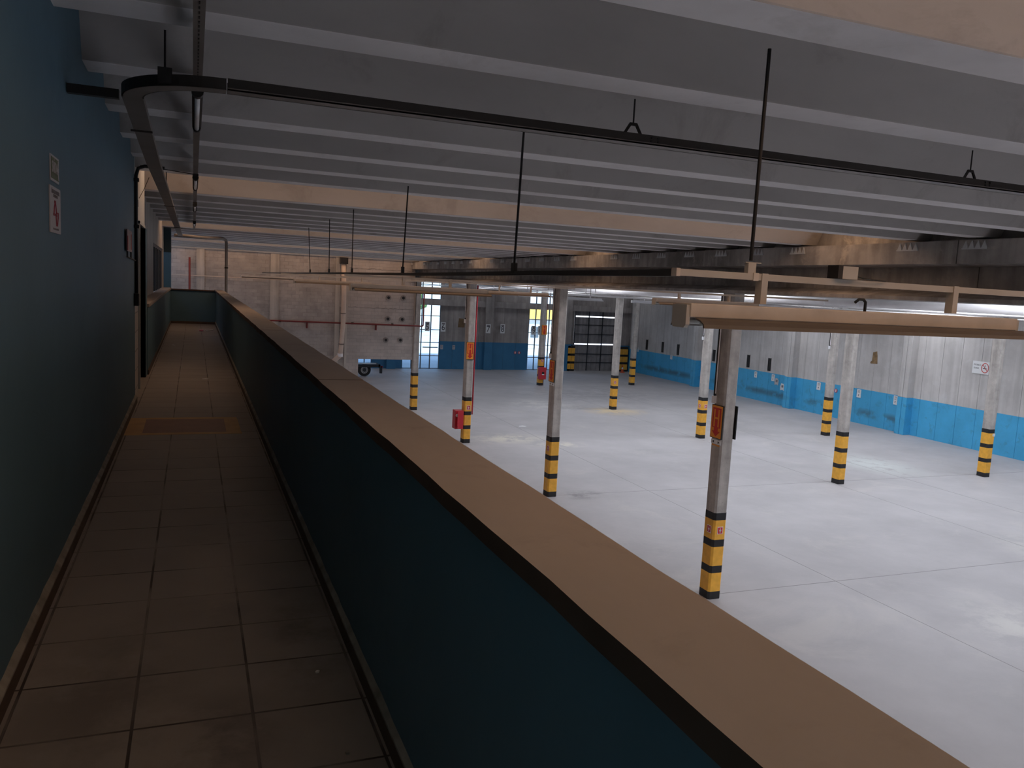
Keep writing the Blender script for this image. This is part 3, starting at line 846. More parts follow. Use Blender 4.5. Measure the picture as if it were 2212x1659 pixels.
# red riser pipe on the third column, and the long red main on the block wall
t = MB().tube([(R1+0.16, 23.8, 0.02), (R1+0.16, 23.8, -4.0)], 0.022, 10).build('riser_pipe', 'red', smooth=True)
tag(t, 'thin red riser pipe down the right side of the column with the hose cabinet', 'pipe')
t = MB().tube([(R1+0.21, 30.20, -0.3), (R1+0.21, 30.20, -1.60), (R1+0.17, 30.20, -1.64), (R1-0.3, 30.20, -1.63), (2.0, 30.20, -1.60), (-1.8, 30.20, -1.6)], 0.03, 10).build('fire_main', 'red_pipe', smooth=True)
tag(t, 'dark red fire main running level along the block wall', 'pipe')
for x in (3.86, 6.39):
    MB().box(x-0.02, x+0.02, 30.2, 30.349, -1.84, -1.62).build('pipe_bracket', 'red_pipe', t)
for x in (2.9, 5.5, 7.0):
    MB().disc((x, 30.22, -1.61), 0.042, 'X', 0.08, 12).build('coupling', 'rail_dark', t)
t = MB().tube([(-0.12, 30.12, 0.47), (-0.11, 30.12, -4.9)], 0.034, 12).build('riser_pipe', 'red_pipe', smooth=True)
tag(t, 'red vertical pipe on the block wall above the end of the walkway', 'pipe')
t = MB().tube([(-1.2, 30.24, -0.14), (3.2, 30.24, -0.14)], 0.014, 8).build('conduit', 'pvc', smooth=True)
tag(t, 'thin pale conduit running level on the block wall', 'conduit')
t = MB().tube([(R2+0.16, 38.0, 0.08), (R2+0.16, 38.0, -4.9)], 0.02, 8).build('riser_pipe', 'red_pipe', smooth=True)
tag(t, 'dark red riser behind the farthest middle-row column', 'pipe')
# beige rainwater pipe
e = empty('drain_pipe', (5.1, 30.1, -3.0), 'beige rainwater downpipe with an angled foot on the block wall', 'pipe')
MB().tube([(5.09, 30.08, 0.66), (5.14, 30.08, -0.6), (5.13, 30.08, -1.8), (5.06, 30.08, -2.78), (5.02, 30.10, -2.84), (4.72, 30.0, -3.08)], 0.085, 14).build('pipe', 'pvc', e, smooth=True)
for z in (-1.25, -2.38):
    MB().disc((5.125 if z > -2 else 5.09, 30.08, z), 0.1, 'Z', 0.02, 14).build('strap', 'rail_dark', e)
MB().disc((5.055, 30.08, -2.79), 0.098, 'Z', 0.12, 14).build('elbow', 'pvc_white', e)
MB().box(4.98, 5.24, 29.95, 30.28, 0.55, 0.776).build('rain_head', 'black', e)

# ================================================================== CABLE TRAYS, HANGERS AND LAMPS
def hanger_tri(mb, x, y, zt, zb, w=0.045):
    mb.tube([(x, y, RIBZ), (x, y, zt+0.01)], 0.0035, 6)
    mb.prism([(x-w, zb), (x-w*0.75, zb), (x-w*0.25, zt), (x+w*0.25, zt), (x+w*0.75, zb), (x+w, zb), (x+w*0.35, zt+0.012), (x-w*0.35, zt+0.012)], y-0.004, y+0.004, 'Y')
# front cross tray
e = empty('cable_tray', (2, 3.03, 0.6), 'long dark cable tray crossing the hall just under the nearest roof ribs', 'cable tray')
b = MB(); b.box(0.104, 7.6, 2.96, 2.968, 0.604, 0.640); b.box(0.104, 7.6, 2.96, 3.03, 0.604, 0.608); b.box(0.104, 7.6, 3.022, 3.03, 0.604, 0.640)
b.build('tray_channel', ['rail'], e)
MB().box(0.104, 7.6, 2.957, 2.961, 0.612, 0.641).build('side_cover', 'rail_dark', e)
for x in (1.655, 3.54, 5.4):
    b = MB(); hanger_tri(b, x, 2.99, 0.675, 0.64); b.build('hanger', 'black', e)
for x in (1.655, 3.54):
    for (dx, dz) in ((0.07, 0.631), (0.10, 0.631), (0.07, 0.617), (0.10, 0.617)):
        MB().disc((x+dx, 2.955, dz), 0.0045, 'Y', 0.006, 8).build('bolt', 'black', e)
# curved junction and long tray above the walkway
e = empty('cable_tray', (-0.2, 6, 0.58), 'wide grey cable tray over the walkway, curving out of the cross tray', 'cable tray')
MB().box(-0.398, -0.24, 3.18, 3.21, 0.575, 0.605).build('wall_bracket', 'black', e)
def ring(x0, y0, ri, ro, a0, a1, z0, z1, n=14):
    b = MB(); vs = []
    for i in range(n+1):
        a = math.radians(a0+(a1-a0)*i/n); c, s = math.cos(a), math.sin(a)
        vs += [(x0+ri*c, y0+ri*s, z0), (x0+ro*c, y0+ro*s, z0), (x0+ro*c, y0+ro*s, z1), (x0+ri*c, y0+ri*s, z1)]
    fs = [(i*4+k, i*4+(k+1)%4, i*4+(k+1)%4+4, i*4+k+4) for i in range(n) for k in range(4)]
    fs += [(0,1,2,3), tuple(4*n+k for k in range(4))]
    return b.add(vs, fs)
ring(0.10, 3.30, 0.27, 0.34, 180, 270, 0.604, 0.608).build('bend_bottom', 'rail', e)
ring(0.10, 3.30, 0.335, 0.341, 180, 270, 0.604, 0.640).build('bend_outer_side', 'rail_dark', e)
ring(0.10, 3.30, 0.268, 0.273, 180, 270, 0.604, 0.630).build('bend_inner_side', 'rail_dark', e)
pts = [(-0.24, 3.3), (-0.243, 5.0), (-0.24, 7.5), (-0.24, 10.5), (-0.24, 15.0)]
b = MB(); vs = []
for (x, y) in pts: vs += [(x, y, 0.575 if y > 4 else 0.604), (x+0.07, y, 0.575 if y > 4 else 0.604), (x+0.07, y, 0.60 if y > 4 else 0.63), (x, y, 0.60 if y > 4 else 0.63)]
n = len(pts)-1
b.add(vs, [(i*4+k, i*4+(k+1)%4, i*4+(k+1)%4+4, i*4+k+4) for i in range(n) for k in range(4)]+[(0,1,2,3), tuple(4*n+k for k in range(4))])
b.build('tray_channel', 'rail', e)
for y in (3.85, 8.1, 12.0):
    MB().box(-0.247, -0.163, y, y+0.015, 0.57, 0.577).build('joint_plate', 'rail_dark', e)
for (x, y) in ((-0.09, 3.02), (-0.205, 7.24), (-0.205, 12.5)):
    b = MB(); b.tube([(x, y, RIBZ), (x, y, 0.66 if y < 4 else 0.61)], 0.004, 6); b.box(x-0.022, x+0.022, y-0.015, y+0.015, 0.61, 0.66) if y < 4 else b.box(x-0.03, x+0.03, y-0.006, y+0.006, 0.598, 0.604); b.build('hanger', 'black', e)
# perforated batten along the walkway with tubes
e = empty('lighting_track', (0.02, 6, 0.66), 'slotted steel lighting track fixed under the ribs above the walkway', 'lighting track')
b = MB().box(-0.004, 0.028, 0.9, 15.2, 0.70, 0.735)
for i in range(44): b.box(0.010, 0.014, 1.3+i*0.045, 1.3+i*0.045+0.02, 0.6985, 0.7002, 1)
b.build('track', ['rail', 'black'], e)
for k in range(-1, 2):
    for jn in range(7):
        a = 8.97+PER*k+0.875*jn+0.1
        if 1 < a < 15: MB().box(0.004, 0.02, a-0.02, a+0.02, 0.735, RIBZ-0.0015).build('fixing', 'rail_dark', e)
def batten_tube(y, lab, ln=0.8):
    e = empty('tube_lamp', (0.012, y, 0.66), lab, 'lamp', 'tube lamps over the walkway')
    MB().box(-0.008, 0.032, y-0.06, y+ln+0.05, 0.682, 0.70).build('lamp_body', 'rail_dark', e)
    MB().tube([(0.012, y, 0.672), (0.012, y+ln, 0.672)], 0.010, 10).build('tube', 'tube', e, smooth=True)
    MB().disc((0.012, y-0.03, 0.675), 0.022, 'Y', 0.04, 12).build('socket', 'black', e)
    MB().disc((0.012, y+ln+0.02, 0.675), 0.018, 'Y', 0.03, 12).build('socket', 'black', e)
batten_tube(3.45, 'white fluorescent tube lamp nearest the camera on the walkway track')
batten_tube(6.5, 'second fluorescent tube lamp along the walkway track')
batten_tube(9.1, 'third fluorescent tube lamp along the walkway track')
batten_tube(12.4, 'farthest fluorescent tube lamp on the walkway track')
# end tray and its drop to the parapet corner
e = empty('conduit_drop', (0.59, 16.95, -0.4), 'grey steel conduit dropping from the roof to the far parapet corner', 'conduit')
MB().tube([(-0.30, 15.3, 0.60), (0.2, 15.6, 0.60), (0.50, 16.5, 0.645), (0.585, 16.93, 0.635), (0.597, 16.95, 0.58), (0.60, 16.95, 0.0), (0.60, 16.95, -1.6)], 0.028, 10).build('pipe', 'rail', e, smooth=True)
MB().disc((0.60, 16.95, 0.10), 0.035, 'Z', 0.03, 10).build('coupling', 'rail_dark', e)
# hall tray at eye level and its hangers
e = empty('cable_tray', (1.6, 6, 0.07), 'dark thin cable tray running away at eye level, hung on long rods', 'cable tray')
pts = [(1.40, 2.2, 0.072), (1.48, 2.845, 0.074), (1.52, 3.642, 0.075), (1.57, 4.887, 0.069), (1.60, 6.14, 0.065), (1.65, 8.16, 0.066), (1.69, 10.0, 0.069), (1.78, 15.8, 0.064), (1.85, 24.5, 0.06)]
b = MB(); vs = []
for (x, y, z) in pts: vs += [(x-0.012, y, z-0.011), (x+0.012, y, z-0.011), (x+0.012, y, z+0.011), (x-0.012, y, z+0.011)]
n = len(pts)-1
b.add(vs, [(i*4+k, i*4+(k+1)%4, i*4+(k+1)%4+4, i*4+k+4) for i in range(n) for k in range(4)]+[(0,1,2,3), tuple(4*n+k for k in range(4))])
b.build('tray_channel', 'rail_dark', e)
for (xt, yt, xb, yb_) in ((1.54, 3.9, 1.525, 3.9), (1.632, 6.64, 1.61, 6.64), (2.058, 9.3, 1.67, 9.3), (1.691, 11.17, 1.70, 11.17), (1.705, 13.4, 1.74, 13.4)):
    if yt == 9.3: xt = xb
    b = MB(); b.tube([(xt, yt, RIBZ), (xb, yb_, 0.115)], 0.006, 6); b.box(xb-0.01, xb+0.01, yb_-0.02, yb_+0.02, 0.075, 0.125)
    b.build('hanger_rod', 'black', e)
b = MB(); b.tube([(1.72, 3.9+2.7, RIBZ), (1.90, 6.6, 0.30)], 0.0035, 6)
# row tray builder
def row_tray(x0, x1, y, z, lab, mat='rail_tan', posts=(), drop=0.08):
    e = empty('luminaire_rail', (x0, y, z), lab, 'mounting rail', 'rails carrying the hall lamps')
    MB().box(x0, x1, y-0.012, y+0.012, z-0.010, z+0.011).build('rail', mat, e)
    for q in posts:
        x, dp = q if isinstance(q, tuple) else (q, drop)
        MB().box(x-0.012, x+0.012, y-0.016, y+0.016, z-dp, z+0.013).build('drop_bracket', mat, e)
    return e
rail1 = row_tray(1.385, 7.4, 2.18, 0.074, 'tan steel rail carrying the nearest large lamp, at the right of the photo', posts=(1.717, 2.562), drop=0.085)
MB().tube([(1.670, 2.18, RIBZ), (1.667, 2.18, 0.125)], 0.006, 8).build('hanger_rod', 'black', rail1)
MB().box(1.652, 1.682, 2.17, 2.19, 0.085, 0.118).build('rod_clamp', 'rail_tan', rail1)
MB().box(1.645, 1.705, 2.175, 2.185, 0.118, 0.1205).build('washer_plate', 'rail_tan', rail1)
MB().box(1.383, 1.397, 2.165, 2.195, 0.062, 0.087).build('end_coupler', 'lamp_body', rail1)
MB().box(1.672, 1.692, 2.165, 2.195, 0.062, 0.087).build('joint_clip', 'lamp_body', rail1)
bx = empty('junction_box', (2.04, 2.18, 0.085), 'tan electrical box standing on the nearest lamp rail, with a black cable', 'electrical box')
MB().box(2.02, 2.085, 2.15, 2.20, 0.086, 0.128).build('box_body', 'rail_tan', bx)
MB().box(2.000, 2.020, 2.15, 2.20, 0.086, 0.130).build('box_side', 'rail_dark', bx)
MB().tube([(2.085, 2.16, 0.098), (2.11, 2.15, 0.092), (2.15, 2.15, 0.089), (2.22, 2.16, 0.087)], 0.0025, 6).build('cable', 'black', bx)
row_tray(1.40, 7.5, 8.2, 0.042, 'thin tan rail of the second lamp row', posts=((2.0, 0.077), (2.5, 0.077), (5.3, 0.074), (6.0, 0.074)))
row_tray(1.5, 7.5, 15.6, 0.042, 'thin tan rail of the third lamp row', posts=((2.2, 0.083), (3.0, 0.083), (5.8, 0.123), (6.5, 0.123)))
row_tray(1.1, 7.5, 24.2, 0.037, 'farthest thin rail of the lamp rows before the block wall', posts=((1.6, 0.068), (2.6, 0.068)))
for (x0, y, z, xs) in ((8.8, 20.0, -0.12, (9.4, 10.1, 11.8, 12.5)), (10.4, 26.5, -0.14, (10.9, 11.7))):
    q = row_tray(x0, x0+4.2, y, z, 'white lamp rail behind the first roof beam, %s' % ('nearer' if y < 22 else 'farther'), 'pvc_white', tuple((x, 0.052) for x in xs))
    for x in xs[:2]: MB().tube([(x, y, z+0.01), (x, y, RIBZ+0.33)], 0.008, 6).build('hanger_rod', 'rail', q)
# luminaires (twin tube, trough reflector)
def make_lum():
    e = empty('batten_luminaire', (0, 0, 0))
    L = 1.43
    b = MB(H); b.box(0, L, -0.045, 0.045, -0.043, 0.0); b.build('housing', 'lamp_body', e, bevel=0.004)
    # curved reflector wings
    prof = [(-0.044, -0.044), (-0.072, -0.051), (-0.09, -0.062), (-0.095, -0.074), (-0.088, -0.074), (-0.083, -0.062), (-0.067, -0.055), (-0.044, -0.049)]
    b = MB(H); b.prism(prof, 0.02, L+0.035, 'X'); b.build('reflector', 'reflector', e)
    b = MB(H); b.prism([(-u, v) for u, v in prof], 0.02, L+0.035, 'X'); b.build('reflector', 'reflector', e)
    for yy in (-0.06, 0.06):
        b = MB(H); b.tube([(0.03, yy, -0.060), (L, yy, -0.060)], 0.008, 8); b.build('tube', 'tube', e, smooth=True)
    for xx in (-0.012, L):
        b = MB(H); b.prism([(-0.04, -0.005), (0.04, -0.005), (0.04, -0.066), (0.03, -0.076), (-0.03, -0.076), (-0.04, -0.066)], xx, xx+0.014, 'X'); b.build('end_cap', 'rail_tan', e)
    return e
lum = make_lum(); lf = [True]
def luminaire(x, y, z, lab, white=False):
    e = lum if lf[0] else copy_tree(lum); lf[0] = False
    e.location = W(x, y, z); tag(e, lab, 'lamp', 'long twin-tube lamps hung in the hall')
    if white:
        for ch in e.children:
            ch.data = ch.data.copy() if False else ch.data
            for i, sl in enumerate(ch.material_slots):
                sl.link = 'OBJECT'; sl.material = M['lamp_white']
    return e
luminaire(1.425, 2.18, -0.019, 'large dusty twin-tube lamp nearest the camera at the right of the photo')
luminaire(1.47, 8.2, -0.036, 'twin-tube lamp of the second row, left of the hall centre')
luminaire(4.97, 8.2, -0.033, 'twin-tube lamp behind the left end of the nearest lamp')
luminaire(1.74, 15.6, -0.042, 'twin-tube lamp of the third row, behind the left end of the second-row lamp')
luminaire(5.45, 15.6, -0.082, 'twin-tube lamp right of the second-row lamp, behind the striped columns')
luminaire(1.25, 24.2, -0.032, 'farthest twin-tube lamp at the left, over the walkway end')
luminaire(9.0, 20.0, -0.173, 'white lamp just right of the second nearest column', True)
luminaire(11.4, 20.0, -0.173, 'white lamp right of the middle-row column at the gate', True)
luminaire(10.6, 26.5, -0.203, 'small white lamp far off beside the middle-row column at the gate', True)
hk = MB().tube([(2.085, 2.15, 0.010), (2.10, 2.15, 0.021), (2.12, 2.15, 0.021), (2.13, 2.15, 0.012), (2.13, 2.15, -0.02)], 0.005, 8).build('cable_hook', 'black', smooth=True)
tag(hk, 'black bent cable standing on top of the nearest lamp', 'cable')
# white services beyond the first beam
e = empty('service_pipe', (12, 20, -0.0), 'big white pipe running along the hall under the first roof beam', 'pipe')
MB().tube([(12.0, 2.5, 0.06), (12.0, 40.0, 0.02)], 0.105, 18).build('pipe', 'pvc_white', e, smooth=True)
for y in (6.0, 12.0, 20.0, 28.0, 36.0):
    MB().tube([(12.0, y, 0.1), (12.0, y, RIBZ+0.35)], 0.008, 6).build('hanger', 'rail', e)
for y in (12.2, 13.1, 15.4, 18.0, 21.5, 25.0, 29.0):
    MB().disc((12.0, y, 0.05-(y-10)*0.0012), 0.109, 'Y', 0.03, 18).build('coupling', 'lamp_white', e)
for q, (x, z, lab) in enumerate(((10.5, -0.040, 'upper thin white conduit below the big white pipe'), (10.2, -0.085, 'lower thin white conduit below the big white pipe'))):
    t = MB().tube([(x, 3.0, z), (x, 40.0, z+0.0)], 0.016, 8).build('conduit', 'pvc_white', smooth=True)
    tag(t, lab, 'conduit', 'white conduits under the roof')
    for y in (6.6, 13.5, 20.5, 28.0, 35.0):
        MB().box(x-0.010, x+0.010, y-0.012, y+0.012, z, RIBZ+0.32).build('hanger', 'pvc_white', t)

# conduit with box at the end of the teal wall
e = empty('wall_conduit', (-0.385, 6.55, -0.25), 'black vertical conduit with switch box at the end of the teal wall', 'conduit')
MB().tube([(-0.20, 6.60, 0.735), (-0.33, 6.58, 0.735), (-0.372, 6.56, 0.715), (-0.386, 6.55, 0.66), (-0.386, 6.55, -0.18)], 0.0125, 10).build('pipe', 'black', e, smooth=True)
for z in (0.63, 0.30): MB().box(-0.403, -0.366, 6.53, 6.57, z-0.012, z+0.012).build('clamp', 'black', e)
MB().box(-0.402, -0.366, 6.49, 6.60, -0.27, -0.18).build('switch_box', 'black', e, bevel=0.006)
MB().tube([(-0.36, 6.6, 0.74), (0.0, 6.62, 0.715)], 0.003, 6).build('feeder_cable', 'black', e)
t = MB().tube([(-0.33, 7.2, 0.72), (-0.36, 7.1, 0.62), (-0.385, 6.9, 0.53)], 0.0025, 6).build('loose_cable', 'black')
tag(t, 'thin loose dark cable hanging above the white wall near the doorway', 'cable')
t = MB().box(-0.424, -0.395, 6.86, 6.98, 0.47, 0.52).build('wall_box', 'rail_dark'); tag(t, 'small grey box on the white wall above the tiles', 'electrical box')

# ---- signs on the teal wall
e = plate_frame('exit_sign', (XL+0.0005, 2.89, 0.290), '+X', 'dark green exit sign with white border on the teal wall, above the no-smoking notice', 'sign')
MB(H).box(-0.082, 0.082, -0.040, 0.037, 0, 0.003).build('border', 'paper', e)
MB(H).box(-0.073, 0.073, -0.033, 0.030, 0.003, 0.004).build('field', 'sign_green', e)
text_mesh('SAÍDA', 0.048*S, 'paper', e, (-0.012*S, 0.0, 0.0072), sx=0.8)
b = MB(H); b.box(0.035, 0.065, -0.006, 0.006, 0.004, 0.005); b.prism([(0.052, 0.028), (0.066, 0.028), (0.060, 0.006), (0.046, 0.006)], 0.004, 0.005, 'Z')
b.prism([(0.046, -0.006), (0.058, -0.006), (0.070, -0.030), (0.058, -0.030)], 0.004, 0.005, 'Z'); b.build('running_figure', 'paper', e)
e = plate_frame('no_smoking_notice', (XL+0.0005, 2.893, 0.165), '+X', 'white notice with a maroon outline emblem on the teal wall, below the exit sign', 'sign')
MB(H).box(-0.103, 0.103, -0.070, 0.069, 0, 0.003).build('sheet', 'paper', e)
text_mesh('É PROIBIDO FUMAR', 0.017*S, 'ink_grey', e, (0, 0.053*S, 0.0058))
text_mesh('NESTE LOCAL', 0.013*S, 'ink_grey', e, (0, 0.041*S, 0.0058))
b = MB(H)
def loop(pts, w=0.0022):
    pts = pts+[pts[0]]
    b.tube([(x, y, 0.0035) for x, y in pts], w, 4, caps=False)
loop([(-0.012, 0.026), (-0.032, 0.006), (-0.040, -0.012), (-0.018, -0.014), (0.010, -0.018), (0.002, 0.006)])
loop([(0.014, -0.008), (0.042, -0.006), (0.040, -0.022), (0.028, -0.044), (0.010, -0.044), (0.0, -0.020)])
b.box(-0.024, -0.002, 0.020, 0.028, 0.003, 0.005).box(-0.044, 0.012, -0.018, -0.011, 0.003, 0.005).box(0.008, 0.032, -0.048, -0.040, 0.003, 0.005)
b.build('emblem', 'maroon', e)
text_mesh('Lei estadual - ambiente fechado', 0.008*S, 'ink_grey', e, (0, -0.058*S, 0.0058), name='footer')
e = plate_frame('emergency_sign', (XL+0.012, 5.84, 0.17), '+X', 'small faded pink and red hanging sign on a black bracket by the conduit', 'sign')
MB(H).box(-0.2, 0.2, -0.065, 0.07, 0, 0.006).build('panel', flat('faded_pink', (0.20, 0.13, 0.16), 0.3), e)
MB(H).box(-0.19, -0.16, -0.06, 0.03, 0.006, 0.008).box(0.13, 0.15, -0.05, 0.05, 0.006, 0.008).build('stripe', 'sign_red', e)
MB(H).tube([(-0.17, -0.065, 0.003), (-0.17, -0.10, 0.003), (0.60, -0.115, 0.003)], 0.005, 6).tube([(0.15, -0.065, 0.003), (0.15, -0.105, 0.003)], 0.005, 6).build('bracket', 'black', e)

# ---- floor marking, litter on the walkway
e = empty('floor_marking', (-0.04, 5.6, -1.0), 'yellow bordered dark red rectangle painted across the walkway floor', 'floor marking')
b = MB(); z0, z1 = -1.0, -0.9992
b.box(-0.385, 0.292, 5.31, 5.372, z0, z1).box(-0.385, 0.285, 5.872, 5.935, z0, z1).box(-0.385, -0.287, 5.372, 5.872, z0, z1).box(0.2, 0.289, 5.372, 5.872, z0, z1)
b.build('yellow_border', 'mark_yellow', e)
MB().box(-0.287, 0.2, 5.372, 5.872, z0, z1).build('red_panel', 'mark_red', e)
b = MB(); q = [(0.13, 14.85), (0.17, 14.75), (0.2, 14.9), (0.23, 14.7), (0.27, 14.85), (0.33, 15.1)]
b.tube([(x, y, -0.993) for x, y in q], 0.006, 6)
o = b.build('paper_strip', 'white'); tag(o, 'crumpled white and pink strip of paper at the far end of the walkway', 'litter')
o2 = MB().box(0.10, 0.16, 14.7, 14.85, -1.0, -0.985).build('pink_scrap', flat('pink_paper', (0.7, 0.2, 0.3), 0.7), o)
def scrap(x, y, z, sx, sy, lab, mat='white', a=0.3):
    b = MB(); c, s = math.cos(a), math.sin(a)
    pts = [(-sx, -sy*0.6), (sx*0.3, -sy), (sx, 0.1*sy), (0.2*sx, sy), (-0.8*sx, 0.5*sy)]
    P = [(x+u*c-v*s, y+u*s+v*c) for u, v in pts]
    b.prism(P, z, z+0.004, 'Z'); o = b.build('paper_scrap', mat); tag(o, lab, 'litter', 'paper scraps')
scrap(0.11, 8.1, -1.0, 0.035, 0.02, 'small pale paper scrap on the walkway beyond the yellow marking')
scrap(-0.24, 11.8, -1.0, 0.012, 0.05, 'tiny white scrap by the left low wall of the walkway')
scrap(0.30, 2.0, -1.0, 0.006, 0.005, 'tiny white crumbs beside the right skirting near the camera')
scrap(0.31, 1.62, -1.0, 0.005, 0.006, 'tiny yellow crumb on the tiles near the bottom of the photo', 'skirt_top')
scrap(11.0, 26.5, -EZ, 0.16, 0.10, 'white paper lying on the hall floor left of the hose cabinet column', 'white', 0.0)
scrap(22.6, 39.2, -EZ, 0.5, 0.08, 'white streak of paper on the far floor before the blue wall', 'white', 0.2)
scrap(14.3, 8.2, -EZ, 0.09, 0.12, 'pale irregular fleck on the floor at the lower right', 'white', 0.9)

# ---- numbers on hanging plates at the docks
for (x, n, z) in ((12.42, '5', -2.42), (13.36, '6', -2.42), (16.1, '7', -2.44), (17.0, '8', -2.42), (19.0, '9', -2.45), (19.42, '0', -2.45)):
    e = plate_frame('dock_number', (x, YF-0.35, z), '-Y', 'white plate with the black number %s by the far wall' % n, 'sign', 'dock number plates')
    MB(H).box(-0.14, 0.14, -0.28, 0.26, 0, 0.02).build('plate', 'white', e)
    text_mesh(n, 0.48*S, 'ink', e, (0, -0.05*S, 0.034), name='digit', sx=0.95)
    MB(H).box(-0.09, 0.09, 0.13, 0.21, 0.02, 0.024).build('header', 'ink_grey', e)
    MB(H).box(-0.02, 0.02, -0.1, 0.1, -0.34, 0.0).build('arm', 'rail_dark', e)
# notices on the right wall
def notice(y, z, h, lab, w=0.16, face='-X', x=None, tilt=0):
    if face == '-X': y, z, w = y*1.009, z*1.009, w*0.66
    e = plate_frame('wall_notice', (XR-0.01 if x is None else x, y, z), face, lab, 'notice', 'white notices on the hall walls')
    MB(H).box(-w/2, w/2, -h/2, h/2, 0, 0.01).build('plate', 'white', e)
    b = MB(H)
    b.box(-w*0.3, w*0.3, h*0.32, h*0.38, 0.01, 0.012).box(-w*0.3, w*0.3, h*0.2, h*0.25, 0.01, 0.012).box(-w*0.3, w*0.25, h*0.08, h*0.12, 0.01, 0.012)
    b.build('print', 'ink_grey', e)
    b = MB(H); b.prism([(-w*0.1, -h*0.08), (w*0.12, -h*0.12), (w*0.02, -h*0.34), (-w*0.12, -h*0.3)], 0.01, 0.012, 'Z'); b.build('symbol', 'ink_grey', e)
notice(32.55, -3.62, 0.30, 'white notice on the blue wall, first one right of the nearest column', 0.30)
notice(31.25, -3.62, 0.32, 'white notice with cut corners on the blue wall beside the torn poster', 0.34)
notice(30.12, -3.58, 0.34, 'white notice at the left edge of a blue pilaster', 0.30, x=XR-0.01)
notice(28.2, -3.62, 0.34, 'white notice on the blue wall just right of the pilaster, before the red sign', 0.36)
notice(25.85, -3.62, 0.34, 'white notice on the blue wall below the brown wall patch', 0.34)
notice(23.95, -3.62, 0.36, 'white notice on the blue wall left of the wide right pilaster', 0.28)
notice(44.1, -3.42, 0.26, 'pale notice at the far end of the blue right wall', 0.5)
notice(40.2, -3.52, 0.24, 'small white notice under the louvres on the far blue wall', 0.34)
notice(13.42, -3.62, 0.30, 'white notice beside the tall left window on the far wall', 0.16, '-Y', YF-0.01) if False else None
for (x, lab) in ((13.42, 'small white notice right beside the tall left window on the far blue wall'), (14.15, 'small white notice on the far blue wall under the number 6')):
    e = plate_frame('wall_notice', (x, YF-0.001, -3.62), '-Y', lab, 'notice', 'white notices on the hall walls')
    MB(H).box(-0.08, 0.08, -0.13, 0.13, 0, 0.01).build('plate', 'paper', e)
    MB(H).box(-0.05, 0.05, 0.04, 0.08, 0.01, 0.012).box(-0.04, 0.04, -0.06, -0.03, 0.01, 0.012).build('print', 'ink_grey', e)
def poster(y, z, lab, mat):
    e = plate_frame('torn_poster', (XR-0.008, y*1.009, z*1.009), '-X', lab, 'poster')
    MB(H).prism([(-0.14, -0.16), (0.02, -0.12), (0.10, -0.17), (0.14, 0.05), (0.06, 0.16), (-0.10, 0.17), (-0.15, 0.02)], 0, 0.006, 'Z').build('sheet', mat, e)
    MB(H).box(-0.07, 0.06, -0.02, 0.09, 0.006, 0.008).build('picture', 'ink_grey', e)
poster(30.98, -3.78, 'torn picture poster on the blue wall between two white notices', 'paper')
poster(30.55, -3.98, 'torn white sheet on the blue wall, right of the torn poster', 'white')
def red_disc(y, z, lab, face='-X', x=None, yy=None):
    if face == '-X': y, z = y*1.009, z*1.009
    e = plate_frame('extinguisher_sign', (XR-0.01 if x is None else x, y, z), face, lab, 'sign', 'round red signs on the walls')
    b = MB(H); b.disc((0, 0, 0.003), 0.085, 'Z', 0.008, 20); b.build('disc', 'red', e)
    MB(H).box(-0.03, 0.03, -0.055, 0.055, 0.007, 0.009).build('symbol', 'white', e)
red_disc(27.15, -3.68, 'round red extinguisher sign on the blue wall right of the pilaster')
red_disc(35.6, -3.72, 'round red extinguisher sign on the blue wall left of the nearest column')
red_disc(YF-0.001, -3.86, 'left red sign of the pair on the far blue wall', '-Y', 18.02)
red_disc(YF-0.001, -3.86, 'right red sign of the pair on the far blue wall', '-Y', 18.28)
# no smoking sign
e = plate_frame('no_smoking_sign', (XR-0.01, 20.60, -1.96), '-X', 'white no-smoking sign with red circle high on the right wall', 'sign')
MB(H).box(-0.33, 0.33, -0.22, 0.22, 0, 0.012).build('plate', 'white', e)
text_mesh('PROIBIDO', 0.085*S, 'ink', e, (-0.14*S, 0.09*S, 0.021), sx=0.75)
text_mesh('FUMAR', 0.085*S, 'ink', e, (-0.17*S, -0.03*S, 0.021), sx=0.75)
b = MB(H); pts = [(0.17+0.135*math.cos(a), 0.0+0.165*math.sin(a), 0.014) for a in [i*2*math.pi/24 for i in range(25)]]
b.tube(pts, 0.012, 6, caps=False); b.tube([(0.075, 0.115, 0.014), (0.265, -0.115, 0.014)], 0.010, 6); b.build('prohibition_ring', 'sign_red', e)
b = MB(H); b.box(0.09, 0.24, -0.035, -0.01, 0.012, 0.016); b.tube([(0.15, 0.03, 0.015), (0.18, 0.07, 0.015), (0.16, 0.10, 0.015)], 0.008, 6); b.build('cigarette', 'ink', e)
# louvres
for (y, lab) in ((43.0, 'leftmost dark louvre of the far row on the right wall'), (41.2, 'second dark louvre of the far row on the right wall'),
                 (39.55, 'third dark louvre of the far row, next to the pilaster'), (36.1, 'dark louvre just left of the nearest column'),
                 (33.2, 'dark louvre just right of the nearest column'), (31.6, 'second dark louvre right of the nearest column')):
    y = y*1.009
    e = empty('wall_louvre', (XR, y, -3.1), lab, 'louvre', 'dark wall louvres')
    MB().box(XR-0.03, XR+0.0, y-0.10, y+0.10, -3.36, -2.74).build('louvre_recess', 'black', e)
    b = MB()
    for i in range(10): b.box(XR-0.045, XR-0.03, y-0.10, y+0.10, -3.34+i*0.06, -3.315+i*0.06)
    b.build('slats', 'rail_dark', e)
    MB().box(XR-0.04, XR, y-0.13, y+0.13, -2.74, -2.70).box(XR-0.04, XR, y+0.10, y+0.13, -3.36, -2.74).build('surround', 'panel', e)
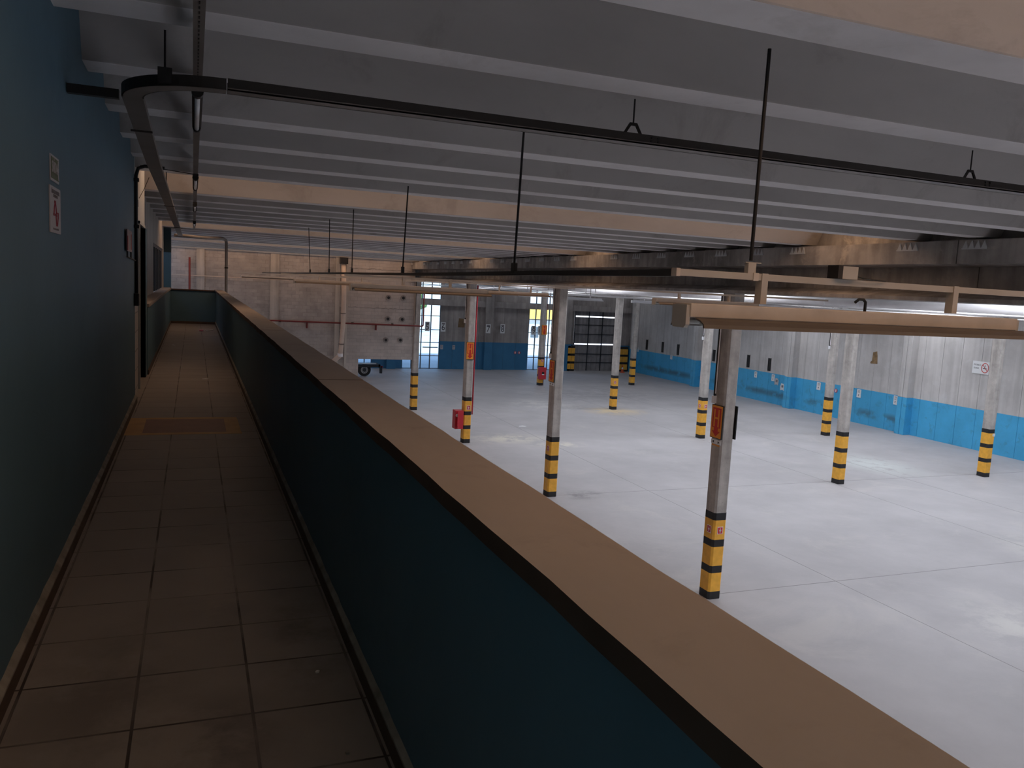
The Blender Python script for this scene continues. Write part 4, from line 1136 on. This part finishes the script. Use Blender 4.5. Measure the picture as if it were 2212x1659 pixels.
o = MB().prism([(25.28, -2.32), (25.63, -2.34), (25.65, -2.28), (25.57, -2.22), (25.55, -1.87), (25.35, -1.82), (25.31, -2.02)], XR-0.012, XR, 'X').build('wall_patch', flat('brown_patch', (0.26, 0.17, 0.09), 0.9, var=0.3))
tag(o, 'brown rectangular patch stuck on the concrete right wall', 'patch')
o = MB().prism([(14.35, -2.45), (14.75, -2.45), (14.78, -1.95), (14.40, -1.92)], YF-0.012, YF, 'Y').build('wall_patch', flat('brown_patch_dark', (0.17, 0.11, 0.06), 0.9, var=0.3))
tag(o, 'dark brown patch on the far wall above the number 6', 'patch')
# wooden board, traffic cone
o = MB().box(20.7, 21.25, YF-0.14, YF-0.1, -EZ, -4.25).build('leaning_board', 'wood'); tag(o, 'brown wooden board standing at the far wall beside the right tall window', 'board')
e = empty('traffic_cone', (24.9, 44.3, -EZ), 'small orange and white traffic cone in front of the striped gate guard', 'traffic cone')
MB().box(24.78, 25.02, 44.18, 44.42, -EZ, -EZ+0.04).build('base', 'orange', e)
MB().tube([(24.9, 44.3, -EZ+0.04), (24.9, 44.3, -EZ+0.22)], [0.085, 0.06], 14).build('lower_cone', 'orange', e)
MB().tube([(24.9, 44.3, -EZ+0.22), (24.9, 44.3, -EZ+0.34)], [0.06, 0.045], 14).build('reflective_band', 'white', e)
MB().tube([(24.9, 44.3, -EZ+0.34), (24.9, 44.3, -EZ+0.50)], [0.045, 0.02], 14).build('cone_tip', 'orange', e)
# ---- truck chassis parked beyond the opening
e = empty('truck_chassis', (7.5, 41.4, -EZ), 'rear end of a dark truck chassis with one big wheel beyond the block wall opening', 'truck')
w = MB(); n = 28
prof = [(0.19, 0.12), (0.315, 0.12), (0.33, 0.09), (0.33, -0.09), (0.315, -0.12), (0.19, -0.12)]
vs = []
cx, cyy, cz = 8.2, 41.4, -EZ+0.33
for i in range(n):
    a = 2*math.pi*i/n
    for (r, t) in prof: vs.append((cx+r*math.cos(a), cyy+t, cz+r*math.sin(a)))
k = len(prof)
w.add(vs, [(i*k+q, i*k+(q+1)%k, ((i+1)%n)*k+(q+1)%k, ((i+1)%n)*k+q) for i in range(n) for q in range(k)])
tyre = w.build('wheel', 'rubber', e, smooth=False)
b = MB(); b.disc((cx, cyy-0.06, cz), 0.195, 'Y', 0.05, 24); o = b.build('rim', 'rim', tyre)
b = MB(); b.disc((cx, cyy-0.10, cz), 0.10, 'Y', 0.05, 20); b.build('hub', 'chassis', tyre)
b = MB()
for i in range(10):
    a = 2*math.pi*i/10; b.disc((cx+0.145*math.cos(a), cyy-0.09, cz+0.145*math.sin(a)), 0.017, 'Y', 0.02, 8)
b.build('wheel_nut', 'rail_dark', tyre)
MB().box(3.0, 9.0, 41.2, 41.32, -4.42, -4.28).box(3.0, 9.0, 42.1, 42.22, -4.42, -4.28).box(8.9, 9.0, 41.2, 42.2, -4.42, -4.28).build('frame_rail', 'chassis', e)
MB().box(3.0, 8.75, 41.05, 41.2, -4.24, -4.20).build('mudguard', 'rim', e)
MB().box(8.95, 9.08, 41.1, 41.2, -4.72, -4.35).build('mudflap', 'chassis', e)
MB().box(9.0, 9.1, 41.1, 41.2, -4.42, -4.34).build('tail_lamp', 'red', e)
